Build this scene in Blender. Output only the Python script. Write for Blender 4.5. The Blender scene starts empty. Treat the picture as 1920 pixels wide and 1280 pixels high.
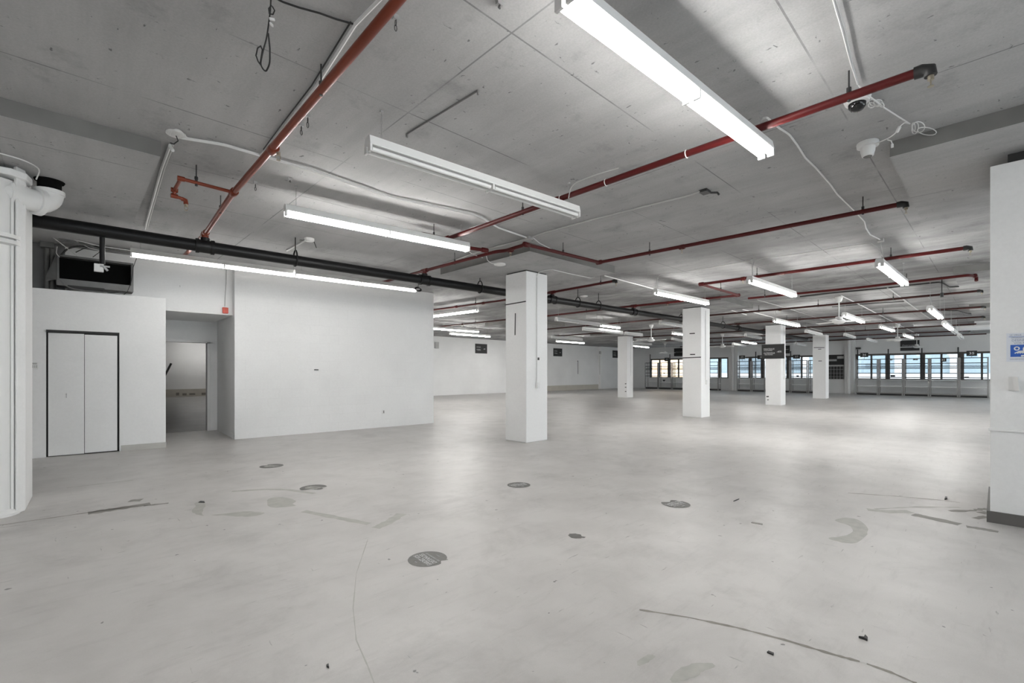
import bpy, bmesh, math, random
from mathutils import Vector, Matrix
random.seed(7)
scene = bpy.context.scene
COL = scene.collection
PI = math.pi

# ------------------------------------------------------------------ survey of the photograph
# one horizontal camera 1.35 m above the floor; x runs along the pillar rows, y across them, metres
FPX, HZN, TH, CAM = 869.1, 698.0, 0.8092, 1.35
FWD = Vector((math.cos(TH), math.sin(TH), 0)); RGT = Vector((math.sin(TH), -math.cos(TH), 0))
def at(px, py, x=None, y=None, z=None):
    """the point of the plane x=, y= or z= that the photograph shows at pixel px, py"""
    d = FWD + RGT * ((px - 960) / FPX) + Vector((0, 0, -(py - HZN) / FPX))
    o = Vector((0, 0, CAM))
    if x is not None: t = x / d.x
    elif y is not None: t = y / d.y
    else: t = (z - CAM) / d.z
    return o + d * t
CEIL, DROP = 3.46, 3.32

# ------------------------------------------------------------------ materials
def new_mat(name):
    m = bpy.data.materials.new(name); m.use_nodes = True
    nt = m.node_tree; b = nt.nodes['Principled BSDF']
    return m, nt, b
def N(nt, t, **kw):
    n = nt.nodes.new(t)
    for k, v in kw.items():
        if k in ('operation', 'noise_dimensions', 'feature', 'data_type', 'blend_type', 'interpolation_type', 'offset', 'squash', 'distance'): setattr(n, k, v)
        else: n.inputs[k].default_value = v
    return n
def L(nt, a, b): nt.links.new(a, b)
def lin(c):
    return tuple((v / 12.92 if v <= .04045 else ((v + .055) / 1.055) ** 2.4) for v in c)
def g(v, w=0.0): return (v, v * (1 - .5 * w), v * (1 - w))
def plain(name, col, rough=.5, metal=0.0, var=.06, scale=6.0, emit=0.0, spec=.5):
    m, nt, b = new_mat(name)
    geo = N(nt, 'ShaderNodeTexCoord')
    n = N(nt, 'ShaderNodeTexNoise', Scale=scale, Detail=4.0)
    L(nt, geo.outputs['Object'], n.inputs['Vector'])
    r = N(nt, 'ShaderNodeMapRange'); r.inputs['To Min'].default_value = 1 - var; r.inputs['To Max'].default_value = 1 + var
    L(nt, n.outputs['Fac'], r.inputs['Value'])
    mx = N(nt, 'ShaderNodeVectorMath', operation='SCALE'); mx.inputs[0].default_value = col[:3]
    L(nt, r.outputs['Result'], mx.inputs['Scale'])
    L(nt, mx.outputs['Vector'], b.inputs['Base Color'])
    b.inputs['Roughness'].default_value = rough; b.inputs['Metallic'].default_value = metal
    b.inputs['Specular IOR Level'].default_value = spec
    if emit:
        b.inputs['Emission Color'].default_value = (*col[:3], 1); b.inputs['Emission Strength'].default_value = emit
    return m
def ramp(nt, src, stops):
    r = nt.nodes.new('ShaderNodeValToRGB'); e = r.color_ramp.elements
    while len(e) < len(stops): e.new(.5)
    for el, (p, c) in zip(e, stops):
        el.position = p; el.color = (c, c, c, 1) if not isinstance(c, tuple) else (*c, 1)
    L(nt, src, r.inputs['Fac']); return r.outputs['Color']
def math_(nt, op, a, b=None, c=None):
    n = N(nt, 'ShaderNodeMath', operation=op)
    for i, v in enumerate((a, b, c)):
        if v is None: continue
        if isinstance(v, (int, float)): n.inputs[i].default_value = v
        else: L(nt, v, n.inputs[i])
    return n.outputs[0]
def pos(nt, sx=1, sy=1, sz=1, rot=0.0):
    geo = nt.nodes.new('ShaderNodeNewGeometry'); mp = N(nt, 'ShaderNodeMapping')
    mp.inputs['Scale'].default_value = (sx, sy, sz); mp.inputs['Rotation'].default_value = (0, 0, rot)
    L(nt, geo.outputs['Position'], mp.inputs['Vector']); return mp.outputs['Vector']
def noise(nt, vec, scale, detail=4.0, rough=.55, dist=0.0):
    n = N(nt, 'ShaderNodeTexNoise', Scale=scale, Detail=detail, Roughness=rough, Distortion=dist)
    L(nt, vec, n.inputs['Vector']); return n.outputs['Fac']
def mul(nt, *xs):
    o = xs[0]
    for x in xs[1:]: o = math_(nt, 'MULTIPLY', o, x)
    return o
def tint(nt, val, col):
    mx = N(nt, 'ShaderNodeVectorMath', operation='SCALE'); mx.inputs[0].default_value = col
    L(nt, val, mx.inputs['Scale']); return mx.outputs['Vector']

def ceiling_mat():
    m, nt, b = new_mat('board marked concrete')
    v = pos(nt)
    big = ramp(nt, noise(nt, v, .55, 5, .6), [(.3, .84), (.5, .97), (.72, 1.10)])
    grain = ramp(nt, noise(nt, pos(nt, 14, 1.1, 1), 1.3, 5, .65), [(.3, .97), (.7, 1.02)])
    grain2 = ramp(nt, noise(nt, pos(nt, 5.0, .5, 1), .9, 4, .6), [(.32, .91), (.52, 1.0), (.7, 1.03)])
    fine = ramp(nt, noise(nt, v, 70, 3, .7), [(.3, .93), (.7, 1.06)])
    pit = ramp(nt, noise(nt, pos(nt, 1, 2.2, 1), 8.0, 6, .68, .8), [(.30, .35), (.345, 1.0)])
    pit2 = ramp(nt, noise(nt, pos(nt, 2.2, 1, 1, .4), 9, 3, .55), [(.265, .45), (.30, 1.0)])
    sep = N(nt, 'ShaderNodeSeparateXYZ'); L(nt, v, sep.inputs[0])
    wob = math_(nt, 'MULTIPLY', noise(nt, v, 2.0, 2), .004)
    def seam(c, off, period, w):
        a = math_(nt, 'ADD', math_(nt, 'ADD', c, off), wob)
        d = math_(nt, 'PINGPONG', a, period / 2)
        return math_(nt, 'LESS_THAN', d, w)
    s1 = seam(sep.outputs['Y'], .35, 1.22, .006)
    s2 = seam(sep.outputs['X'], .45, 2.44, .006)
    gate = ramp(nt, noise(nt, v, 1.1, 3), [(.42, 0.0), (.55, .45)])
    sm = math_(nt, 'MULTIPLY', math_(nt, 'MAXIMUM', s1, s2), gate)
    seamf = math_(nt, 'SUBTRACT', 1.0, sm)
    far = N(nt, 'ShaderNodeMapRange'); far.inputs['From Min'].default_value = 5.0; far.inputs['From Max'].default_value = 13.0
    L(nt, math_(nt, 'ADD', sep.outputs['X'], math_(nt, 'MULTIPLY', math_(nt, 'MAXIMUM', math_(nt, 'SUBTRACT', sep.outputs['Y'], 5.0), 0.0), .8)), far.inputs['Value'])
    dirt = ramp(nt, noise(nt, pos(nt, .9, .45, 1), 1.4, 6, .70, .5), [(.34, .40), (.50, .68), (.66, .98)])  # dirt streaks; also painted dimmer over the far bays to offset their bright lighting
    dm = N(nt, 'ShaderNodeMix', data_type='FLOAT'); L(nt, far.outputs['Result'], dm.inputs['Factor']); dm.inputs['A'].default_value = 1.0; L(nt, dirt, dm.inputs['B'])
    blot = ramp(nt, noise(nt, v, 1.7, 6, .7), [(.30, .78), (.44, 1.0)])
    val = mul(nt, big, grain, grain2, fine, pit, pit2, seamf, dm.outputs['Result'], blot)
    L(nt, tint(nt, val, (.46, .46, .46)), b.inputs['Base Color'])
    b.inputs['Roughness'].default_value = .8; b.inputs['Specular IOR Level'].default_value = .25
    bp = N(nt, 'ShaderNodeBump', Strength=.25, Distance=.01); L(nt, val, bp.inputs['Height']); L(nt, bp.outputs['Normal'], b.inputs['Normal'])
    return m
def floor_mat(base=.56, name='worn grey floor paint'):
    m, nt, b = new_mat(name)
    v = pos(nt)
    big = ramp(nt, noise(nt, v, .35, 5, .6), [(.3, .90), (.5, 1.0), (.7, 1.05)])
    mid = ramp(nt, noise(nt, v, 2.2, 6, .65, .4), [(.30, .90), (.6, 1.03)])
    streak = ramp(nt, noise(nt, pos(nt, 1.2, 7, 1, .5), 1.6, 5, .68), [(.30, .91), (.46, 1.0)])
    scuff = ramp(nt, noise(nt, pos(nt, 3.0, 26, 1, -.75), 1.4, 4, .6), [(.275, .58), (.325, 1.0)])
    scuff2 = ramp(nt, noise(nt, pos(nt, 22, 3.0, 1, .3), 1.2, 4, .6), [(.26, .62), (.31, 1.0)])
    blotch = ramp(nt, noise(nt, v, .9, 7, .72, .3), [(.34, .86), (.47, 1.0)])
    speck = ramp(nt, noise(nt, v, 13, 2, .5), [(.24, .40), (.262, 1.0)])
    fine = ramp(nt, noise(nt, v, 160, 2, .7), [(.3, .965), (.7, 1.025)])
    val = mul(nt, big, mid, blotch, streak, scuff, scuff2, speck, fine)
    L(nt, tint(nt, val, (base, base * .968, base * .940)), b.inputs['Base Color'])
    rr = N(nt, 'ShaderNodeMapRange'); rr.inputs['To Min'].default_value = .30; rr.inputs['To Max'].default_value = .50
    L(nt, noise(nt, v, 1.6, 5, .6), rr.inputs['Value']); L(nt, rr.outputs['Result'], b.inputs['Roughness'])
    b.inputs['Specular IOR Level'].default_value = .38
    bp = N(nt, 'ShaderNodeBump', Strength=.06, Distance=.01); L(nt, noise(nt, v, 3.0, 3), bp.inputs['Height']); L(nt, bp.outputs['Normal'], b.inputs['Normal'])
    return m
def wall_mat(name, base, blocks=True, mort=.93):
    m, nt, b = new_mat(name)
    v = pos(nt)
    big = ramp(nt, noise(nt, v, .7, 4), [(.3, .95), (.7, 1.03)])
    fine = ramp(nt, noise(nt, v, 30, 4, .7), [(.3, .975), (.7, 1.02)])
    speck = ramp(nt, noise(nt, v, 7, 2, .5), [(.17, .6), (.19, 1.0)])
    val = mul(nt, big, fine, speck)
    if blocks:
        sep = N(nt, 'ShaderNodeSeparateXYZ'); L(nt, v, sep.inputs[0])
        u = math_(nt, 'ADD', sep.outputs['X'], sep.outputs['Y'])
        cb = N(nt, 'ShaderNodeCombineXYZ'); L(nt, u, cb.inputs[0]); L(nt, sep.outputs['Z'], cb.inputs[1])
        br = N(nt, 'ShaderNodeTexBrick', Scale=1.0); L(nt, cb.outputs[0], br.inputs['Vector'])
        br.inputs['Color1'].default_value = (1, 1, 1, 1); br.inputs['Color2'].default_value = (.985, .985, .985, 1)
        br.inputs['Mortar'].default_value = (mort, mort, mort, 1); br.inputs['Mortar Size'].default_value = .004
        br.inputs['Brick Width'].default_value = .40; br.inputs['Row Height'].default_value = .20
        br.inputs['Mortar Smooth'].default_value = .6
        gate = ramp(nt, noise(nt, v, 1.3, 2), [(.40, 0.0), (.6, 1.0)])
        mix = N(nt, 'ShaderNodeMix', data_type='FLOAT'); L(nt, gate, mix.inputs['Factor']); mix.inputs['A'].default_value = 1.0
        L(nt, br.outputs['Color'], mix.inputs['B'])
        val = mul(nt, val, mix.outputs['Result'])
        bp = N(nt, 'ShaderNodeBump', Strength=.25, Distance=.004); L(nt, mix.outputs['Result'], bp.inputs['Height']); L(nt, bp.outputs['Normal'], b.inputs['Normal'])
    L(nt, tint(nt, val, (base, base, base * .995)), b.inputs['Base Color'])
    b.inputs['Roughness'].default_value = .5; b.inputs['Specular IOR Level'].default_value = .35
    return m
def glass_mat():
    m = bpy.data.materials.new('window glass'); m.use_nodes = True; nt = m.node_tree
    nt.nodes.clear()
    o = N(nt, 'ShaderNodeOutputMaterial'); t = N(nt, 'ShaderNodeBsdfTransparent'); t.inputs['Color'].default_value = (.93, .96, .97, 1)
    gl = N(nt, 'ShaderNodeBsdfGlossy'); gl.inputs['Roughness'].default_value = .05
    mx = N(nt, 'ShaderNodeMixShader'); mx.inputs[0].default_value = .06
    L(nt, t.outputs[0], mx.inputs[1]); L(nt, gl.outputs[0], mx.inputs[2]); L(nt, mx.outputs[0], o.inputs['Surface'])
    return m
def tube_mat(strength):
    m, nt, b = new_mat('lit fluorescent tube')
    tc = N(nt, 'ShaderNodeTexCoord'); n = N(nt, 'ShaderNodeTexNoise', Scale=1.0); L(nt, tc.outputs['Object'], n.inputs['Vector'])
    r = N(nt, 'ShaderNodeMapRange'); r.inputs['To Min'].default_value = strength * .97; r.inputs['To Max'].default_value = strength * 1.03
    L(nt, n.outputs['Fac'], r.inputs['Value']); L(nt, r.outputs['Result'], b.inputs['Emission Strength'])
    b.inputs['Base Color'].default_value = (.9, .9, .9, 1); b.inputs['Emission Color'].default_value = (1, .985, .955, 1)
    return m
M = {}
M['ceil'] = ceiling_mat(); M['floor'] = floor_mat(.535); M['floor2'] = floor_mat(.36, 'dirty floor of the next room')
M['block'] = wall_mat('white painted blockwork', .84); M['plaster'] = wall_mat('white painted plaster', .88, False)
M['pillar'] = wall_mat('white painted pillar', .87, False); M['farwall'] = wall_mat('far white wall', .88)
M['winwall'] = wall_mat('grey white window wall', .80, False)
M['tile'] = plain('beige base tile', (.55, .52, .46), .5, var=.12, scale=3)
M['base_dark'] = plain('dark rubber base', (.11, .105, .10), .5)
M['white_metal'] = plain('white enamel', (.80, .80, .79), .35, var=.03)
M['white_plastic'] = plain('white plastic', (.78, .78, .77), .4, var=.03)
M['tube_off'] = plain('unlit tube glass', (.82, .82, .81), .25, var=.02)
M['tube_on'] = tube_mat(48.0); M['tube_dim'] = tube_mat(12.0); M['tube_mid'] = tube_mat(24.0)
M['duct'] = plain('dirty duct sheet steel', (.17, .17, .168), .5, .3, var=.3, scale=8); M['grey_wall'] = plain('dark grey wall section', (.20, .20, .20), .8, var=.2, scale=3); M['cable_d'] = plain('dusty dark cable', (.16, .16, .155), .6, var=.2)
M['edge'] = plain('darker board marked panel edge', (.20, .197, .19), .85, var=.35, scale=2.5, spec=.2)  # upright panel faces, darker than the slab
M['steel'] = plain('dull galvanised steel', (.42, .42, .42), .4, .6, var=.15, scale=20)
M['dark_steel'] = plain('dark steel', (.05, .05, .05), .45, .3, var=.2)
M['black_pipe'] = plain('black iron pipe', (.007, .007, .0075), .42, 0, var=.3, scale=3, spec=.3)
M['black'] = plain('black plastic', (.018, .018, .018), .5)
M['void'] = plain('unlit hollow black', (.006, .006, .006), .95, spec=.1)
M['red'] = plain('dark red pipe paint', (.078, .007, .007), .4, var=.25, scale=2.5, spec=.3)
M['orange'] = plain('orange red pipe paint', (.20, .036, .015), .32, .15, var=.35, scale=2.5, spec=.4)  # lighter and more orange than the other branches
M['brown'] = plain('dull brown red pipe paint', (.045, .012, .010), .45, var=.3, scale=2.0, spec=.3)
M['redbox'] = plain('red alarm box', (.62, .07, .035), .4)
M['cable_w'] = plain('white cable', (.74, .74, .73), .5)
M['cable_g'] = plain('grey conduit', (.46, .46, .45), .45, var=.1)
M['cable_k'] = plain('black cable', (.015, .015, .015), .5)
M['brass'] = plain('sprinkler brass', (.40, .36, .28), .35, .7)
M['sign'] = plain('charcoal sign board', (.022, .022, .022), .5)
M['letter'] = plain('white lettering', (.80, .80, .80), .6, var=.01)
M['letter_d'] = plain('grey white lettering', (.5, .5, .5), .6, var=.01)
M['sticker'] = plain('worn dark floor vinyl', (.13, .126, .118), .55, var=.25, scale=30)
M['tape'] = plain('black tape', (.02, .02, .02), .5)
M['frame'] = plain('bronze window frame', (.085, .075, .068), .5)
M['glass'] = glass_mat()
M['rack'] = plain('grey shelf upright', (.34, .335, .33), .4, .2)
M['rail'] = plain('dark shelf rail', (.035, .035, .038), .45)
M['shelf'] = plain('white shelf board', (.62, .62, .61), .45)
M['stain'] = plain('floor tape residue', (.25, .24, .22), .6, var=.35, scale=14)
M['stain_l'] = plain('pale bare patch', (.385, .38, .35), .5, var=.25, scale=14)
M['crack'] = plain('dirt filled crack', (.24, .225, .20), .7, var=.3, scale=14)
M['facade_blue'] = plain('pale blue facade panel', (.215, .275, .31), .4, var=.08, scale=.3)
M['facade_white'] = plain('white facade band', (.47, .475, .48), .6, var=.05, scale=.3)
M['facade_grey'] = plain('blue grey facade glass', (.13, .165, .19), .25, var=.25, scale=.5)
M['facade_orange'] = plain('sandy orange facade', (.70, .50, .33), .6, var=.1, scale=.4)
M['snow'] = plain('pale ground outside', (.75, .76, .78), .8, var=.05, scale=.4)
M['poster'] = plain('laminated poster paper', (.76, .79, .85), .3, var=.03)
M['poster_blue'] = plain('poster blue ink', (.03, .12, .50), .35, var=.1)
M['poster_grey'] = plain('poster grey blue ink', (.28, .33, .45), .4, var=.02)
M['paper'] = plain('white paper', (.82, .82, .81), .6)
M['camglass'] = plain('smoked camera dome', (.012, .012, .013), .08)
M['wood_edge'] = plain('scuffed kick strip', (.52, .51, .48), .5, var=.15, scale=5)
M['gap'] = plain('shadow gaps and dark parts', (.03, .03, .03), .7)  # near black painted into gaps as shade; also colours plinths, cards and boards

# ------------------------------------------------------------------ geometry
class MB:
    def __init__(s): s.bm = bmesh.new()
    def box(s, x0, x1, y0, y1, z0, z1):
        v = [s.bm.verts.new((x, y, z)) for z in (z0, z1) for y in (y0, y1) for x in (x0, x1)]
        for f in ((0, 2, 3, 1), (4, 5, 7, 6), (0, 1, 5, 4), (2, 6, 7, 3), (0, 4, 6, 2), (1, 3, 7, 5)):
            s.bm.faces.new([v[i] for i in f])
        return s
    def obox(s, c, hx, hy, hz, ax=None, up=None):
        """box about c with half sizes; ax = direction of its length"""
        c = Vector(c); ax = Vector(ax or (1, 0, 0)).normalized(); up = Vector(up or (0, 0, 1))
        side = up.cross(ax).normalized(); up = ax.cross(side)
        v = [s.bm.verts.new(c + ax * (hx * a) + side * (hy * b) + up * (hz * d)) for d in (-1, 1) for b in (-1, 1) for a in (-1, 1)]
        for f in ((0, 2, 3, 1), (4, 5, 7, 6), (0, 1, 5, 4), (2, 6, 7, 3), (0, 4, 6, 2), (1, 3, 7, 5)):
            s.bm.faces.new([v[i] for i in f])
        return s
    def prism(s, poly, z0, z1):
        n = len(poly); a = [s.bm.verts.new((p[0], p[1], z0)) for p in poly]; b = [s.bm.verts.new((p[0], p[1], z1)) for p in poly]
        s.bm.faces.new(a[::-1]); s.bm.faces.new(b)
        for i in range(n): s.bm.faces.new((a[i], a[(i + 1) % n], b[(i + 1) % n], b[i]))
        return s
    def poly3(s, pts, thick):
        """flat polygon in space given thickness along its normal"""
        pts = [Vector(p) for p in pts]; nrm = (pts[1] - pts[0]).cross(pts[2] - pts[0]).normalized() * thick
        a = [s.bm.verts.new(p) for p in pts]; b = [s.bm.verts.new(p + nrm) for p in pts]; n = len(pts)
        s.bm.faces.new(a[::-1]); s.bm.faces.new(b)
        for i in range(n): s.bm.faces.new((a[i], a[(i + 1) % n], b[(i + 1) % n], b[i]))
        return s
    def tube(s, pts, r, n=8, cap=True, closed=False):
        pts = [Vector(p) for p in pts]; rings = []; up = None; k = len(pts)
        rs = r if isinstance(r, (list, tuple)) else [r] * k
        for i, p in enumerate(pts):
            if closed: t = pts[(i + 1) % k] - pts[i - 1]
            else: t = pts[min(i + 1, k - 1)] - pts[max(i - 1, 0)]
            t.normalize()
            if up is None: up = Vector((0, 0, 1)) if abs(t.z) < .9 else Vector((1, 0, 0))
            u = (up - t * up.dot(t)); 
            if u.length < 1e-5: u = t.orthogonal()
            u.normalize(); w = t.cross(u); up = u
            rings.append([s.bm.verts.new(p + (u * math.cos(2 * PI * j / n) + w * math.sin(2 * PI * j / n)) * rs[i]) for j in range(n)])
        for i in range(k if closed else k - 1):
            a, b = rings[i], rings[(i + 1) % k]
            for j in range(n): s.bm.faces.new((a[j], a[(j + 1) % n], b[(j + 1) % n], b[j]))
        if cap and not closed:
            s.bm.faces.new(rings[0][::-1]); s.bm.faces.new(rings[-1])
        return s
    def lathe(s, prof, c=(0, 0, 0), n=20):
        c = Vector(c); rings = []
        for r, z in prof:
            rings.append([s.bm.verts.new(c + Vector((max(r, 1e-4) * math.cos(2 * PI * j / n), max(r, 1e-4) * math.sin(2 * PI * j / n), z))) for j in range(n)])
        for a, b in zip(rings, rings[1:]):
            for j in range(n): s.bm.faces.new((a[j], a[(j + 1) % n], b[(j + 1) % n], b[j]))
        s.bm.faces.new(rings[0][::-1]); s.bm.faces.new(rings[-1])
        return s
    def ribbon(s, pts, w, z=.0012, jag=.0):
        """a flat strip on the floor"""
        pts = [Vector((p[0], p[1], z)) for p in pts]; k = len(pts); ws = w if isinstance(w, (list, tuple)) else [w] * k
        l, r = [], []
        for i, p in enumerate(pts):
            t = (pts[min(i + 1, k - 1)] - pts[max(i - 1, 0)]).normalized(); q = Vector((-t.y, t.x, 0)) * ws[i] / 2
            l.append(s.bm.verts.new(p + q * (1 + random.uniform(-jag, jag)))); r.append(s.bm.verts.new(p - q * (1 + random.uniform(-jag, jag))))
        for i in range(k - 1): s.bm.faces.new((r[i], r[i + 1], l[i + 1], l[i]))
        return s
    def flat(s, pts, z=.0012):
        s.bm.faces.new([s.bm.verts.new((p[0], p[1], z)) for p in pts]); return s
    def build(s, name, m, parent=None, smooth=False, bevel=0.0, local=False):
        if parent is not None and not local:
            off = world_loc(parent)
            for v in s.bm.verts: v.co -= off
        bmesh.ops.recalc_face_normals(s.bm, faces=s.bm.faces[:])
        me = bpy.data.meshes.new(name); s.bm.to_mesh(me); s.bm.free()
        me.materials.append(M[m] if isinstance(m, str) else m)
        if smooth:
            for p in me.polygons: p.use_smooth = True
        o = bpy.data.objects.new(name, me); COL.objects.link(o)
        if parent is not None: o.parent = parent
        if smooth: 
            try: me.set_sharp_from_angle(angle=.7)
            except Exception: pass
        if bevel:
            bv = o.modifiers.new('edge', 'BEVEL'); bv.width = bevel; bv.segments = 2; bv.limit_method = 'ANGLE'
        return o
def world_loc(o):
    p = Vector(o.location)
    while o.parent is not None: o = o.parent; p += o.location
    return p
def tag(o, label, cat, group=None, kind=None):
    o['label'] = label; o['category'] = cat
    if group: o['group'] = group
    if kind: o['kind'] = kind
    return o
def empty(name, loc, label, cat, group=None, kind=None, rz=0.0):
    o = bpy.data.objects.new(name, None); COL.objects.link(o); o.location = loc; o.rotation_euler = (0, 0, rz)
    o.empty_display_size = .1
    return tag(o, label, cat, group, kind)
def copy_tree(o, parent=None):
    c = o.copy(); COL.objects.link(c)
    if parent is not None: c.parent = parent
    for ch in [k for k in bpy.data.objects if k.parent == o]: copy_tree(ch, c)
    return c
def text(name, s, size, loc, right, up, m, parent, bold=.0, align='LEFT', sx=1.0, shear=0.0):
    cu = bpy.data.curves.new(name, 'FONT'); cu.body = s; cu.size = size; cu.align_x = align; cu.align_y = 'CENTER'
    cu.offset = bold * size; cu.extrude = .0006; cu.shear = shear; cu.resolution_u = 3
    cu.materials.append(M[m])
    o = bpy.data.objects.new(name, cu); COL.objects.link(o)
    r = Vector(right).normalized(); u = Vector(up).normalized(); n = r.cross(u)
    mt = Matrix(((r.x * sx, u.x, n.x, 0), (r.y * sx, u.y, n.y, 0), (r.z * sx, u.z, n.z, 0), (0, 0, 0, 1)))
    p = Vector(loc) - (world_loc(parent) if parent else Vector())
    o.parent = parent; o.matrix_local = Matrix.Translation(p) @ mt
    return o

# ------------------------------------------------------------------ shell
XW, YL = 36.0, 22.6           # window wall, far long wall
XR, YR = -7.0, -7.5           # walls behind the camera
fl = MB().box(XR, XW + .3, YR, YL + .4, -.2, 0).build('floor', 'floor')
tag(fl, 'worn light grey painted concrete floor of the hall', 'floor', kind='structure')
cm = MB(); cm.box(XR, XW + .3, YR, YL + .4, CEIL, CEIL + .06); cm.box(-3.2, 7.01, YL + .4, 31.7, CEIL, CEIL + .06)
def drop(x0, x1, y0, y1): cm.box(x0, x1, y0, y1, DROP, CEIL + .02)
drop(5.40, 7.82, 5.25, 7.75); drop(-2.1, .60, 5.28, 7.85); drop(5.43, 7.85, -1.85, .685)
for i in (1, 2, 3):
    cx = 6.60 + 7.4 * i; drop(cx - 1.21, cx + 1.21, 5.2, 7.65); drop(cx - 1.21, cx + 1.21, -1.85, .62)
for i in (1, 2, 3):
    cx = 6.60 + 7.4 * i; drop(cx - 1.21, cx + 1.21, 12.7, 15.1)
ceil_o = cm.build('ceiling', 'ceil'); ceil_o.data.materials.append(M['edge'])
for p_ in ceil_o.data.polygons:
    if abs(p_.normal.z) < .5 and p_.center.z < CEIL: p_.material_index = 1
tag(ceil_o, 'grey concrete ceiling slab with thickened panels over the pillars', 'ceiling', kind='structure')
tag(MB().box(XR - .2, XR, YR, YL, 0, CEIL).build('wall_rear', 'plaster'), 'white wall behind the viewpoint', 'wall', kind='structure')
SX0, SX1, SZ0, SZ1 = -4.0, 33.0, .80, 2.85
tag(MB().box(XR, XW, YR - .2, YR, 0, SZ0).box(XR, XW, YR - .2, YR, SZ1, CEIL).box(XR, SX0, YR - .2, YR, SZ0, SZ1).box(SX1, XW, YR - .2, YR, SZ0, SZ1).build('wall_side', 'farwall'), 'white side wall beyond the boxed pillar', 'wall', kind='structure')

sw = empty('window_4', ((SX0 + SX1) / 2, YR - .1, SZ0), 'added unseen side window band beyond the boxed right wall', 'window', kind='structure')  # unseen window band, added to light pillars and floor from the side
MB().box(SX0, SX1, YR - .15, YR - .03, SZ0, SZ0 + .06).box(SX0, SX1, YR - .15, YR - .03, SZ1 - .06, SZ1).build('window_frame', 'frame', sw)
for k in range(19):
    xm_ = SX0 + (SX1 - SX0) * k / 18
    MB().box(xm_ - .04, xm_ + .04, YR - .15, YR - .03, SZ0, SZ1).build('mullion', 'frame', sw)
    if k < 18: MB().box(xm_, xm_ + (SX1 - SX0) / 18, YR - .10, YR - .094, SZ0, SZ1).build('pane', 'glass', sw)
# closet front with the folding door
cf = MB()
pA, pB = Vector((-7.0, 10.95)), Vector((1.245, 10.32))
def cl(x): return 10.32 + (1.245 - x) * .0775     # the closet front runs slightly out of square
D0, D1 = -.275, .612                               # door opening
def slab(mb, x0, x1, z0, z1, fn, t=.12):
    mb.prism([(x0, fn(x0)), (x1, fn(x1)), (x1, fn(x1) + t), (x0, fn(x0) + t)], z0, z1)
slab(cf, -7.0, D0, 0, 2.68, cl); slab(cf, D1, 1.245, 0, 2.68, cl); slab(cf, D0, D1, 2.03, 2.68, cl)
cf.prism([(1.125, cl(1.1) + .1), (1.245, cl(1.245) + .12), (1.30, 12.65), (1.18, 12.65)], 0, 2.5)     # closet end wall
wc = cf.build('wall_closet', 'plaster'); tag(wc, 'low white partition in front with a folding door', 'wall', kind='structure')
MB().prism([(D1 + .02, cl(D1) - .012), (1.25, cl(1.25) - .012), (1.25, cl(1.25)), (D1 + .02, cl(D1))], 0.0, .10).build('kick_strip', 'wood_edge', wc)
MB().prism([(-7, cl(-7) - .01), (D0 - .03, cl(D0) - .01), (D0 - .03, cl(D0)), (-7, cl(-7))], 0, .11).build('baseboard', 'plaster', wc)
dr = empty('door_1', (.17, cl(.17), 0), 'white two-leaf folding closet door with dark gaps around it', 'door', kind='structure')
mid = .172
MB().prism([(D0, cl(D0) + .06), (D1, cl(D1) + .06), (D1, cl(D1) + .10), (D0, cl(D0) + .10)], 0, 2.03).build('dark_recess', 'gap', dr)
l1 = MB(); l1.prism([(D0 + .022, cl(D0) + .012), (mid - .003, cl(mid) + .004), (mid - .003, cl(mid) + .036), (D0 + .022, cl(D0) + .044)], .012, 1.985)
a1 = l1.build('door_leaf', 'plaster', dr, bevel=.003)
l2 = MB(); l2.prism([(mid + .003, cl(mid) + .004), (D1 - .028, cl(D1) + .012), (D1 - .028, cl(D1) + .044), (mid + .003, cl(mid) + .036)], .018, 1.975)
l2.build('door_leaf', 'plaster', dr, bevel=.003)
h = at(124.5, 742, y=cl(-.05) - .01)
MB().tube([h + Vector((0, .02, .03)), h + Vector((0, -.02, .03))], .008).tube([h + Vector((0, -.02, .035)), h + Vector((0, -.022, -.03))], .004).build('door_pull', 'steel', a1)
MB().box(D0, D1, cl(.17) + .0, cl(.17) + .05, 1.995, 2.03).build('track', 'gap', dr)
q = at(66, 686, y=cl(-.4))
tp = empty('alarm_keypad', q, 'small white keypad on the wall left of the folding door', 'keypad')
MB().box(q.x - .045, q.x + .035, cl(q.x) - .025, cl(q.x) + .01, q.z - .045, q.z + .06).build('keypad_case', 'white_plastic', tp, bevel=.004)
MB().box(q.x - .03, q.x + .02, cl(q.x) - .028, cl(q.x) - .024, q.z + .025, q.z + .05).build('display', 'cable_g', tp)
for k in range(3):
    MB().box(q.x - .03 + .02 * k, q.x - .018 + .02 * k, cl(q.x) - .028, cl(q.x) - .024, q.z - .03, q.z + .015).build('button_column', 'cable_g', tp)

# big block wall and the room behind it
W0, W1 = Vector((2.40, 10.62)), Vector((7.01, 10.38))
bw = MB()
bw.prism([(2.40, 10.62), (7.01, 10.38), (7.01, 10.58), (2.60, 10.81)], 0, CEIL)
bw.prism([(2.40, 10.62), (2.60, 10.80), (2.69, 12.66), (2.50, 12.66)], 0, CEIL)
bw.prism([(6.83, 10.5), (7.01, 10.38), (7.01, YL), (6.83, YL)], 0, CEIL)
wb = bw.build('wall_block', 'block'); tag(wb, 'big white painted block wall left of the nearest pillar', 'wall', kind='structure')
q = at(593, 693, y=10.53)
MB().box(q.x - .04, q.x + .04, 10.50, 10.56, q.z - .007, q.z + .009).build('black_tape', 'tape', wb)
q = at(718.5, 772, y=10.465)
MB().box(q.x - .04, q.x + .02, 10.44, 10.50, q.z - .045, q.z + .045).build('outlet_cover', 'white_plastic', wb)
MB().box(q.x - .005, q.x + .012, 10.437, 10.442, q.z - .03, q.z + .035).build('outlet_slot', 'tape', wb)
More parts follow.
